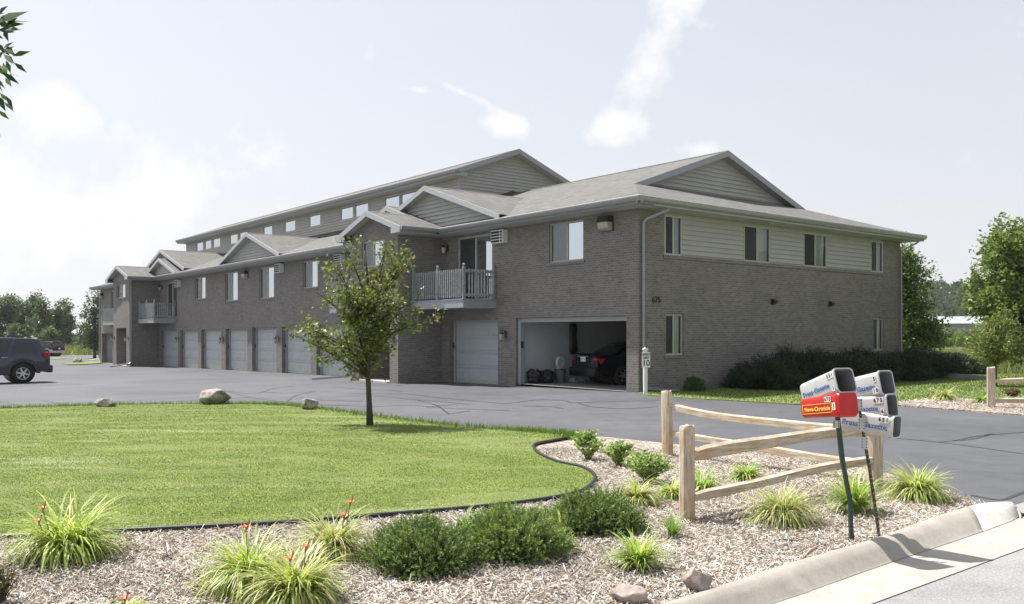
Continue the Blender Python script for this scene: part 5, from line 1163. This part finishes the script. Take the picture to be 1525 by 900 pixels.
# rocks -----------------------------------------------------------
def rock(px, py, wpx, hpx, label, m='rock', seed=1, asp=.8, sink=.12, cat='boulder', group=None):
    b = G(px, py); w = wpx/F*b.y; h = hpx/F*b.y; bm = bmesh.new(); bmesh.ops.create_icosphere(bm, subdivisions=4, radius=1)
    rdr = random.Random(seed); cuts = [(Vector((rdr.gauss(0, 1), rdr.gauss(0, 1), rdr.gauss(0, 1))).normalized(), rdr.uniform(.5, .82)) for _ in range(15)]
    for v in bm.verts:
        n = noise.fractal(v.co*.9+Vector((seed*9.1, 0, seed)), 1, 2, 3); v.co *= 1+.22*n
        for cn_, cd in cuts:
            e = v.co.dot(cn_)-cd
            if e > 0: v.co -= cn_*e*.94
        v.co *= 1+.035*noise.noise(v.co*6)+.015*noise.noise(v.co*17)
    zs = [v.co.z for v in bm.verts]; xs = [v.co.x for v in bm.verts]; z0 = min(zs)+(max(zs)-min(zs))*sink; sz = h/(max(zs)-z0); sx = w/(max(xs)-min(xs)); cx = (max(xs)+min(xs))/2
    for v in bm.verts: v.co = Vector(((v.co.x-cx)*sx, v.co.y*sx*asp, (v.co.z-z0)*sz))
    me = D.meshes.new('boulder'); bm.to_mesh(me); bm.free(); me.materials.append(M[m]); me.polygons.foreach_set('use_smooth', [True]*len(me.polygons)); o = D.objects.new('boulder', me); COL.objects.link(o)
    o.location = (b.x, b.y+w*asp*.35, b.z+.02); tag(o, label, cat, group); return o
rock(153, 608.5, 32, 14, 'flat pale boulder, leftmost on the lawn edge', seed=3)
rock(318, 604.5, 43, 23, 'largest grey boulder on the lawn edge', seed=5)
rock(459, 612.5, 28, 18, 'small dark boulder on the lawn edge near the young tree', seed=8)
rock(113, 541, 15, 9, 'far boulder on the small grass island near the building end', seed=11)
rock(1042, 890, 47, 36, 'pinkish boulder in the mulch behind the kerb', 'rock2', seed=14)
rock(938, 905, 52, 26, 'pink boulder cut by the bottom edge of the photo', 'rock2', seed=17)
rock(82, 877, 13, 7, 'small white stone lying in the mulch at bottom left', 'rock2', seed=21, cat='stone')
isl = sheet('grass_island', [G(92, 542.5), G(120, 540.5), G(152, 539), G(152, 541.5), G(130, 543.5), G(100, 544)], .06, M['lawn2'], skirt=.08)
sheet('grass_verge', [G(75, 534), G(96, 532.5), G(98, 534), G(80, 536)], .05, M['lawn2'], skirt=.06)
# sticks in the mulch
for (a, b, r, lb) in [((1193, 840), (1229, 814), .011, 'bare curved stick lying in the mulch near the kerb'), ((1150, 812), (1190, 812), .007, 'thin brown twig lying flat in the mulch'), ((600, 885), (622, 892), .008, 'pale stick in the mulch below the first spruce shrub')]:
    p, q_ = G(*a)+Vector((0, 0, .03)), G(*b)+Vector((0, 0, .035)); mb = MB(); mb.tube([p, p.lerp(q_, .4)+Vector((0, .02, .01)), q_], [r*.6, r, r*.4], 6); tag(mb.build('fallen_stick', M['bark'] if r < .01 else simple('grey_stick', (.3, .25, .2), .9), None, True), lb, 'stick')
# low retaining timber
a, b = G(1376, 564), G(1468, 567); mb = MB(); dv = (b-a).normalized(); nv = Vector((-dv.y, dv.x, 0)); mb.prism([a+Vector((0, 0, -.05)), a+Vector((0, 0, .26)), a+nv*.2+Vector((0, 0, .26)), a+nv*.2+Vector((0, 0, -.05))], b-a+Vector((0, 0, -.1)))
tag(mb.build('landscape_timber', simple('grey_timber', (.25, .25, .26), .9), None, bevel=.01), 'low grey retaining timber right of the dark junipers', 'timber')

# ------------------------------------------------------------------ split-rail fences
def post(parent, b, h, r, lean=(0, 0), seed=0):
    mb = MB(); rd = random.Random(seed); n = 10; rings = []; sh = [r*(1+.16*rd.uniform(-1, 1)) for _ in range(n)]
    zs = [-.1, .1, h*.4, h*.7, h-.03, h]
    for i, z in enumerate(zs):
        k = z/h; f = (1.0-.05*k)*(.93 if i == len(zs)-1 else 1)
        rings.append([Vector((b.x+lean[0]*k+math.cos(2*math.pi*j/n+.3)*sh[j]*f, b.y+lean[1]*k+math.sin(2*math.pi*j/n+.3)*sh[j]*f, b.z+z+(.012*rd.uniform(-1, 1) if i == len(zs)-1 else 0))) for j in range(n)])
    for a, c in zip(rings, rings[1:]):
        for j in range(n): mb.poly([a[j], a[(j+1) % n], c[(j+1) % n], c[j]])
    mb.poly(rings[-1]); o = mb.build('post', M['wood'], parent); 
    # grain runs up the post
    return o
def rail(parent, p0, p1, sag, hh, tt, seed=0, pinch=True):
    rd = random.Random(seed); n = 14; mb = MB(); d = (p1-p0); side = Vector((-d.y, d.x, 0)).normalized(); L = d.length; rings = []; me_uv = []
    for i in range(n+1):
        k = i/n; c = p0+d*k+Vector((0, 0, sag*4*k*(1-k)+.008*math.sin(k*9+seed))); e = 1 if not pinch else min(1, .55+min(k, 1-k)*7)
        a, b_ = hh*e*(1+.06*math.sin(k*6+seed)), tt*e*(1+.08*math.sin(k*8+2*seed))
        rings.append([c+side*b_*.5-Vector((0, 0, a*.45)), c+side*b_*.42+Vector((0, 0, a*.3)), c+side*b_*.05+Vector((0, 0, a*.52)), c-side*b_*.45+Vector((0, 0, a*.34)), c-side*b_*.5-Vector((0, 0, a*.4)), c-side*b_*.05-Vector((0, 0, a*.5))])
    m = len(rings[0])
    for a, c in zip(rings, rings[1:]):
        for j in range(m): mb.poly([a[j], a[(j+1) % m], c[(j+1) % m], c[j]])
    mb.poly(rings[0]); mb.poly(rings[-1]); o = mb.build('rail', M['wood'], parent)
    uv = o.data.uv_layers[0].data
    for pi, p_ in enumerate(o.data.polygons):
        for li in p_.loop_indices:
            v = o.data.vertices[o.data.loops[li].vertex_index].co; k = (v-p0).dot(d)/L; uv[li].uv = ((v.z-p0.z)+(pi % m)*.13, k)
    return o
fa = empty('split_rail_fence', (0, 0, 0), 0, 'L-shaped cedar split-rail fence with three posts around the mulch bed corner', 'fence')
A_, B_, C_ = G(1024, 777), G(1303, 722), G(995, 680)
fa.location = B_
def rel(p): return Vector(p)-B_
post(fa, rel(A_), .865, .078, seed=1); post(fa, rel(B_), .84, .085, seed=2); post(fa, rel(C_), .90, .08, (-.02, 0), seed=3)
za = lambda P_, z: rel(Vector((P_.x, P_.y, z)))
rail(fa, za(A_, .58), za(B_, .60), .05, .125, .085, 1); rail(fa, za(A_, .20), za(B_, .29), .02, .095, .08, 2)
rail(fa, za(C_, .70), za(B_, .62), -.07, .10, .08, 3); rail(fa, za(C_, .34), za(B_, .22), -.02, .095, .08, 4)
fb = empty('split_rail_fence', (0, 0, 0), 0, 'short cedar split-rail fence across the driveway at the right edge', 'fence')
A2 = G(1476, 608); B2 = A2+Vector((2.6, -.2, 0)); fb.location = A2; B_ = A2
post(fb, rel(A2), .93, .085, seed=5); post(fb, rel(B2), .9, .085, seed=6); rail(fb, za(A2, .62), za(B2, .63), .01, .10, .08, 5); rail(fb, za(A2, .17), za(B2, .14), .01, .10, .08, 6)

# ------------------------------------------------------------------ newspaper boxes on leaning posts
def tube_box(parent, c, yaw, pitch, L, W, Hh, m, closed=False, roll=0, tp=.96):
    """c = centre of the open front; axis points out of the opening"""
    R_ = Matrix.Translation(c) @ Matrix.Rotation(yaw, 4, 'Z') @ Matrix.Rotation(-pitch, 4, 'Y') @ Matrix.Rotation(roll, 4, 'X')   # local +x = out of the opening
    def ring(x, w, h, r=.035, n=4):
        out = []
        for (sx, sz, a0) in ((1, 1, 0), (-1, 1, 90), (-1, -1, 180), (1, -1, 270)):
            for k in range(n+1):
                a = R(a0+90*k/n); out.append(R_ @ Vector((x, sx*(w/2-r)+r*math.cos(a), sz*(h/2-r)+r*math.sin(a))))
        return out
    mb = MB(); t = .005
    outer = [ring(-L, W*(tp-.03), Hh*(tp-.03)), ring(-L+.01, W*tp, Hh*tp), ring(-.012, W, Hh), ring(-.012, W+.012, Hh+.012), ring(0, W+.012, Hh+.012)]
    n = len(outer[0])
    for a, b in zip(outer, outer[1:]):
        for k in range(n): mb.poly([a[k], a[(k+1) % n], b[(k+1) % n], b[k]])
    mb.poly(outer[0])
    if not closed:
        i0, i1 = ring(0, W-2*t, Hh-2*t, .03), ring(-L+.02, W*tp-2*t-.01, Hh*tp-2*t-.01, .03)
        for k in range(n): mb.poly([outer[-1][k], outer[-1][(k+1) % n], i0[(k+1) % n], i0[k]])
        mb.cur = 1
        for k in range(n): mb.poly([i0[k], i0[(k+1) % n], i1[(k+1) % n], i1[k]])
        mb.poly(i1)
    else:
        cap = [ring(.0, W+.008, Hh+.008), ring(.02, W*.97, Hh*.97), ring(.024, W*.9, Hh*.9)]; mb.cur = 0
        for k in range(n): mb.poly([outer[-1][k], outer[-1][(k+1) % n], cap[0][(k+1) % n], cap[0][k]])
        for a, b in zip(cap, cap[1:]):
            for k in range(n): mb.poly([a[k], a[(k+1) % n], b[(k+1) % n], b[k]])
        mb.poly(cap[-1])
    o = mb.build('newspaper_box', [m, M['tubein']], parent)
    bm = bmesh.new(); bm.from_mesh(o.data); bmesh.ops.remove_doubles(bm, verts=bm.verts, dist=1e-5); bmesh.ops.recalc_face_normals(bm, faces=bm.faces); bm.to_mesh(o.data); bm.free()
    for p_ in o.data.polygons: p_.use_smooth = len(p_.vertices) == 4
    md = o.modifiers.new('e', 'EDGE_SPLIT'); md.split_angle = R(35); bake(o)
    # side that faces the camera: local -y ; text frame: x along +x(toward opening), up +z, normal -y
    S_ = R_ @ Matrix.Rotation(-math.atan(W*(1-tp)/2/L), 4, 'Z') @ Matrix.Translation((0, -W/2-.0035, 0)) @ Matrix.Rotation(math.pi/2, 4, 'X')
    return o, S_, R_
def sticker(o, S_, x, z, txt, s, w=None, m='blackink', bg=True, bold=.002):
    n = len(txt); h = s*1.05
    if bg:
        for k in range(n):
            mb = MB(); w_ = s*.66; cx_ = x+(k-(n-1)/2)*w_; mb.box((cx_-w_*.47, z-h/2, 0), (cx_+w_*.47, z+h/2, .0006), S_); mb.build('sticker', M['label'], o)
    for k in range(n):
        text(txt[k], s, S_ @ Matrix.Translation((x+(k-(n-1)/2)*s*.66, z, .0015)), M[m], o, 'number', .0003, bold, .9)
g1 = G(1268, 809); g2 = G(1310, 804)
s1 = empty('newspaper_box_stand', g1, 0, 'leaning dark green post carrying a silver box on top of a red one', 'newspaper box'); s2 = empty('newspaper_box_stand', g2, 0, 'thin rusty leaning post carrying a stack of three silver boxes', 'newspaper box')
Yb = 6.98
def tl(px, py, Y, g): return AT(px, py, Y)-g
top1 = AT(1247, 625, g1.y-.02)-g1
mb = MB(); mb.tube([Vector((0, 0, -.15)), Vector((0, 0, .0)), Vector((-.012, 0, .35)), top1*.7, top1+Vector((-.006, 0, .1))], .022, 4, True, True); mb.tube([Vector((.018, -.012, 0)), top1+Vector((.012, -.012, 0))], .008, 4); mb.build('post', M['green'], s1)
top2 = AT(1278, 600, g2.y)-g2
mb = MB(); mb.tube([Vector((0, 0, -.15)), Vector((0, 0, 0)), top2*.5+Vector((.008, 0, 0)), top2], .014, 4, True, True); po = mb.build('post', M['rust'], s2)
mb = MB()
for k in range(26): c_ = top2*(.06+.92*k/26)+Vector((.006*(1-abs(k/13-1)), -.0145, 0)); mb.box((c_.x-.003, c_.y-.001, c_.z-.004), (c_.x+.003, c_.y, c_.z+.004))
mb.build('bolt_holes', M['steel'], po)
L_ = .44
# yaw: direction of the opening, measured from +x
B1, S1, R1 = tube_box(s1, tl(1259, 566.5, 6.93, g1), R(-69), R(19), L_, .185, .195, M['tube'])
text('Press-Gazette', .058, S1 @ Matrix.Translation((-.25, -.015, 0)), M['blueink'], B1, 'lettering', .0003, .0012, 1.0); sticker(B1, S1, -.055, .055, '551', .042); sticker(B1, S1, -.045, -.05, '1', .045)
B2_, S2, R2 = tube_box(s1, tl(1261, 602.5, 6.9, g1), R(-69), R(8), L_, .19, .19, M['red'], True, 0, .9)
text('News-Chronicle', .046, S2 @ Matrix.Translation((-.235, -.02, .0005)), M['goldink'], B2_, 'lettering', .0003, .0012, 1.02)
mb = MB()
for a, b in (((-.415, -.055), (-.06, -.051)), ((-.415, .017), (-.06, .021)), ((-.415, -.051), (-.411, .017)), ((-.064, -.051), (-.06, .017))): mb.box((a[0], a[1], 0), (b[0], b[1], .0008), S2)
mb.build('gold_frame', M['goldink'], B2_); sticker(B2_, S2, -.10, .05, '675', .04); sticker(B2_, S2, -.035, -.01, '1', .055)
B3, S3, R3 = tube_box(s2, tl(1321, 570, 7.12, g2), R(-63), R(13), L_, .16, .195, M['tube'])
text('Press-Gazette', .058, S3 @ Matrix.Translation((-.22, -.02, 0)), M['blueink'], B3, 'lettering', .0003, .0012); sticker(B3, S3, -.05, .04, '5', .045); sticker(B3, S3, -.055, -.055, '10', .045)
B4, S4, R4 = tube_box(s2, tl(1329, 603.5, 7.08, g2), R(-56), R(7), L_, .145, .18, M['tube'])
text('Press-Gazette', .055, S4 @ Matrix.Translation((-.24, -.02, 0)), M['blueink'], B4, 'lettering', .0003, .001); sticker(B4, S4, -.075, .045, '675', .045); sticker(B4, S4, -.045, -.045, '6', .045)
B5, S5, R5 = tube_box(s2, tl(1336, 636, 7.05, g2), R(-46), R(-4), L_+.04, .155, .175, M['tube'], False, 0)
text('Press  Gazette', .062, S5 @ Matrix.Translation((-.235, -.01, 0)), M['blueink'], B5, 'lettering', .0003, .0014, 1.02); sticker(B5, S5, -.08, .05, '651', .045); sticker(B5, S5, -.05, -.03, '0', .02)
def plate(parent, c, w, h):
    mb = MB(); mb.box((c.x-w/2, c.y-.004, c.z-h/2), (c.x+w/2, c.y, c.z+h/2)); o = mb.build('bracket', M['steel'], parent)
    mb = MB()
    for ix in (-1, 1):
        for k in range(4): mb.lathe([(0, 0), (.005, 0), (.005, -.003), (0, -.003)], Matrix.Translation((c.x+ix*w*.33, c.y-.0045, c.z+(k-1.5)*h/4.3)) @ Matrix.Rotation(math.pi/2, 4, 'X'), 8)
    mb.build('bolt', M['black'], o)
plate(s1, tl(1249, 632, g1.y-.04, g1)+Vector((-.02, 0, 0)), .055, .06)
for px, py in ((1279, 603), (1283, 632), (1287, 660)): plate(s2, tl(px, py, g2.y-.13 if py < 650 else g2.y-.03, g2), .055, .10)

# ------------------------------------------------------------------ speed limit sign
p = Vector((3.73, 24.45, 0)); sg_ = empty('speed_limit_sign', p, R(8), 'white SPEED LIMIT 10 sign on a square white post at the building corner', 'sign')
mb = MB(); mb.box((-.05, -.05, -.05), (.05, .05, 1.23)); mb.build('post', M['white'], sg_, bevel=.006)
mb = MB(); mb.box((-.07, -.07, 1.231), (.07, .07, 1.26)); mb.prism([(-.06, -.06, 1.26), (.06, -.06, 1.26), (0, -.06, 1.30)], (0, .12, 0)); mb.build('cap', M['white'], sg_)
mb = MB(); mb.box((-.115, -.06, .74), (.125, -.052, 1.17)); pn = mb.build('sign_panel', M['white'], sg_, bevel=.002)
for t_, s_, z_ in (('SPEED', .088, 1.10), ('LIMIT', .088, 1.01), ('10', .24, .86)): text(t_, s_, Matrix.Translation((.005, -.0615, z_)) @ Matrix.Rotation(math.pi/2, 4, 'X'), M['blackink'], pn, 'lettering', .0005, .003, .9)

# ------------------------------------------------------------------ overhanging branch, top left
bt = empty('ash_tree', (-4.6, 4.6, 0), 0, 'tree outside the left edge whose long pointed leaves hang into the top left corner', 'tree'); o0 = Vector((-4.6, 4.6, 0))
mb = MB(); mb.tube([(0, 0, -.1), (0, .05, 1.5), (.1, 0, 2.8), (.1, 0, 4.2)], [.12, .1, .08, .03], 10)
tips = []
for e in [AT(-18, 60, 3.6), AT(-16, 100, 3.55), AT(-20, 150, 3.6), AT(-45, 110, 3.9), AT(-70, 40, 4.1), AT(-60, 180, 3.8)]:
    e = e-o0; m_ = Vector((e.x*.5, e.y*.5, e.z+.25)); mb.tube([(.08, 0, 2.6), tuple(m_), tuple(e)], [.03, .014, .004], 6)
mb.build('trunk', M['bark'], bt, True)
C = []; Dd = []
LF = [(-6, 35, 40, 18), (-4, 32, 44, 33), (0, 40, 35, 36), (-2, 46, 22, 48), (-8, 62, 8, 80), (18, 84, 45, 77), (6, 86, 20, 96), (20, 93, 39, 108), (2, 108, 28, 125), (8, 116, 17, 129), (-4, 115, 8, 133), (8, 142, 19, 162), (6, 152, 20, 166), (-6, 140, 8, 165), (-6, 190, 2, 205), (-10, 20, 8, 15), (-12, 50, 5, 58), (-8, 90, 6, 112), (-14, 118, 4, 128), (-12, 150, 2, 158), (-9, 28, 12, 44), (-6, 100, 16, 104)]
for _ in range(26):
    a = random.uniform(-14, 10); b = random.uniform(16, 165); q_ = random.uniform(-1.0, 1.3); LF.append((a, b, a+random.uniform(14, 24)*math.cos(q_), b+22*math.sin(q_)))
for a, b, c, d_ in LF:
    Yq = 3.55+random.uniform(-.06, .06); p0 = AT(a, b, Yq)-o0; p1 = AT(c, d_, Yq+random.uniform(-.03, .03))-o0; C.append(tuple(p0)); Dd.append(tuple(p1-p0))
C = np.array(C); Dd = np.array(Dd); ln = np.linalg.norm(Dd, axis=1)
ex = 700; ec = np.array([(-18-random.random()*260, random.uniform(-120, 230)) for _ in range(ex)]); C2 = np.array([tuple(AT(x, y, 3.7+random.uniform(-.4, .9))-o0) for x, y in ec]); D2 = np.stack([rng.normal(.3, .5, ex), rng.normal(0, .4, ex), rng.normal(-.5, .4, ex)], 1)
C = np.concatenate([C, C2]); Dd = np.concatenate([Dd, D2]); ln = np.concatenate([ln*1.05, rng.uniform(.07, .11, ex)])
leaves('crown', C, Dd, ln, ln*.36, pick([(.05, .10, .025), (.08, .15, .03), (.03, .06, .02)], len(C)), bt, None, .15, np.tile(np.array([[0, -.8, .6]]), (len(C), 1)))

# ------------------------------------------------------------------ air
mb = MB(); mb.box((-960, -960, -2.6), (960, 1000, 34)); hz_ = mb.build('haze', D.materials.new('haze')); hz_['kind'] = 'stuff'
hm = hz_.data.materials[0]; hm.use_nodes = True; hn = hm.node_tree; hn.nodes.remove(hn.nodes['Principled BSDF']); pv = hn.nodes.new('ShaderNodeVolumePrincipled')
pv.inputs['Density'].default_value = .0002; pv.inputs['Color'].default_value = (.93, .95, .98, 1); pv.inputs['Anisotropy'].default_value = .3; hn.links.new(pv.outputs[0], hn.nodes['Material Output'].inputs['Volume'])
# ------------------------------------------------------------------ light, sky, camera
SD = (-.33*d2+.944*d1).normalized(); EL = R(63)
sun = D.lights.new('Sun', 'SUN'); sun.energy = 4.9; sun.angle = R(.55); sun.color = (1, .965, .92)
so = D.objects.new('Sun', sun); COL.objects.link(so)
sv = Vector((SD.x*math.cos(EL), SD.y*math.cos(EL), math.sin(EL))); so.rotation_euler = sv.to_track_quat('Z', 'Y').to_euler(); so.location = (0, 0, 60)
w = D.worlds.new('World'); scene.world = w; w.use_nodes = True; nt = w.node_tree; bg = nt.nodes['Background']
sky = nt.nodes.new('ShaderNodeTexSky'); sky.sky_type = 'NISHITA'; sky.sun_disc = False; sky.sun_elevation = EL; sky.sun_rotation = math.atan2(SD.x, SD.y)
sky.air_density = 1.0; sky.dust_density = 4.0; sky.ozone_density = 1.0; sky.altitude = 200
tc = nt.nodes.new('ShaderNodeTexCoord'); sep = nt.nodes.new('ShaderNodeSeparateXYZ'); nt.links.new(tc.outputs['Generated'], sep.inputs[0])
def mth(op, a, b=None, c=None, clamp=False):
    n = nt.nodes.new('ShaderNodeMath'); n.operation = op; n.use_clamp = clamp
    for i, s in enumerate((a, b, c)):
        if s is None: continue
        if hasattr(s, 'links'): nt.links.new(s, n.inputs[i])
        else: n.inputs[i].default_value = s
    return n.outputs[0]
yy = mth('MAXIMUM', mth('ABSOLUTE', sep.outputs[1]), .05); ax_ = mth('DIVIDE', sep.outputs[0], yy); ay_ = mth('DIVIDE', sep.outputs[2], yy)
cmb = nt.nodes.new('ShaderNodeCombineXYZ'); nt.links.new(ax_, cmb.inputs[0]); nt.links.new(ay_, cmb.inputs[1])
cn = noise_n(nt, cmb.outputs[0], 8, 14, .62); cn2 = noise_n(nt, cmb.outputs[0], 1.6, 4, .5)
def blob(px, py, rx, ry, rot, amp):
    cx_, cy_ = (px-762.5)/F, (Y0-py)/F; c_, s_ = math.cos(rot), math.sin(rot)
    dx = mth('SUBTRACT', ax_, cx_); dy = mth('SUBTRACT', ay_, cy_)
    a = mth('DIVIDE', mth('ADD', mth('MULTIPLY', dx, c_), mth('MULTIPLY', dy, s_)), rx/F); b = mth('DIVIDE', mth('SUBTRACT', mth('MULTIPLY', dy, c_), mth('MULTIPLY', dx, s_)), ry/F)
    e = mth('POWER', 2.718, mth('MULTIPLY', mth('ADD', mth('MULTIPLY', a, a), mth('MULTIPLY', b, b)), -1)); return mth('MULTIPLY', e, amp)
tot = None
for bb in [(925, 198, 62, 30, 0, .95), (755, 185, 42, 20, -.2, .8), (690, 138, 60, 9, -.42, .75), (965, 95, 36, 110, -.5, .42), (1015, 25, 50, 60, -.6, .24), (625, 134, 24, 7, -.1, .6), (1030, 222, 40, 14, .1, .5), (120, 180, 140, 34, -.3, .6), (250, 300, 230, 60, -.1, .42), (20, 260, 130, 110, 0, .4), (60, 350, 260, 80, 0, .4)]:
    b_ = blob(*bb); tot = b_ if tot is None else mth('ADD', tot, b_)
val = mth('ADD', mth('MULTIPLY', cn.outputs[0], 2.7), mth('MINIMUM', tot, .8))
mask = mth('MULTIPLY', mth('SMOOTH_MIN', mth('MAXIMUM', mth('MULTIPLY', mth('SUBTRACT', val, 1.66), 2.3), 0), 1, .25), .88, clamp=True)
veil = mth('MULTIPLY', cn2.outputs[0], .35)
# thin haze lifts and whitens the whole sky, thicker towards the horizon
hz = mth('POWER', mth('SUBTRACT', 1, mth('MAXIMUM', sep.outputs[2], 0), clamp=True), 2.2)
hf = mth('ADD', mth('MULTIPLY', hz, .42), mth('ADD', .5, mth('MULTIPLY', veil, .3)), clamp=True)
HAZE = (5.3, 5.4, 5.62); CLOUD = (6.5, 6.5, 6.55)
dt_ = mth('ADD', mth('MULTIPLY', sep.outputs[0], -.3), mth('MULTIPLY', sep.outputs[1], .95)); gl = nt.nodes.new('ShaderNodeMapRange'); gl.interpolation_type = 'SMOOTHSTEP'
nt.links.new(dt_, gl.inputs[0]); gl.inputs[1].default_value = -.6; gl.inputs[2].default_value = .5; gl.inputs[3].default_value = .80; gl.inputs[4].default_value = 1.0
lf = nt.nodes.new('ShaderNodeMapRange'); nt.links.new(ax_, lf.inputs[0]); lf.inputs[1].default_value = .5; lf.inputs[2].default_value = -.55; lf.inputs[3].default_value = 1.0; lf.inputs[4].default_value = 1.08
c1 = mixc(nt, hf, sky.outputs[0], HAZE)
vm = nt.nodes.new('ShaderNodeVectorMath'); vm.operation = 'SCALE'; nt.links.new(c1, vm.inputs[0]); nt.links.new(mth('MULTIPLY', gl.outputs[0], lf.outputs[0]), vm.inputs[3]); c2 = mixc(nt, mth('MULTIPLY', mask, gl.outputs[0]), vm.outputs[0], CLOUD)
nt.links.new(c2, bg.inputs[0]); bg.inputs[1].default_value = .10
cam = D.cameras.new('Camera'); cam.sensor_width = 36; cam.lens = 36*F/1525; cam.shift_y = (Y0-450)/1525; cam.clip_end = 3000; cam.clip_start = .05
co = D.objects.new('Camera', cam); COL.objects.link(co); co.location = (0, 0, 1.7); co.rotation_euler = (math.pi/2, 0, 0); scene.camera = co
scene.render.engine = 'CYCLES'; scene.view_settings.view_transform = 'Standard'; scene.view_settings.look = 'None'; scene.view_settings.exposure = 0.70; scene.view_settings.gamma = 1
scene.cycles.max_bounces = 8; scene.cycles.transparent_max_bounces = 12
scene.render.resolution_x = 1024; scene.render.resolution_y = 604
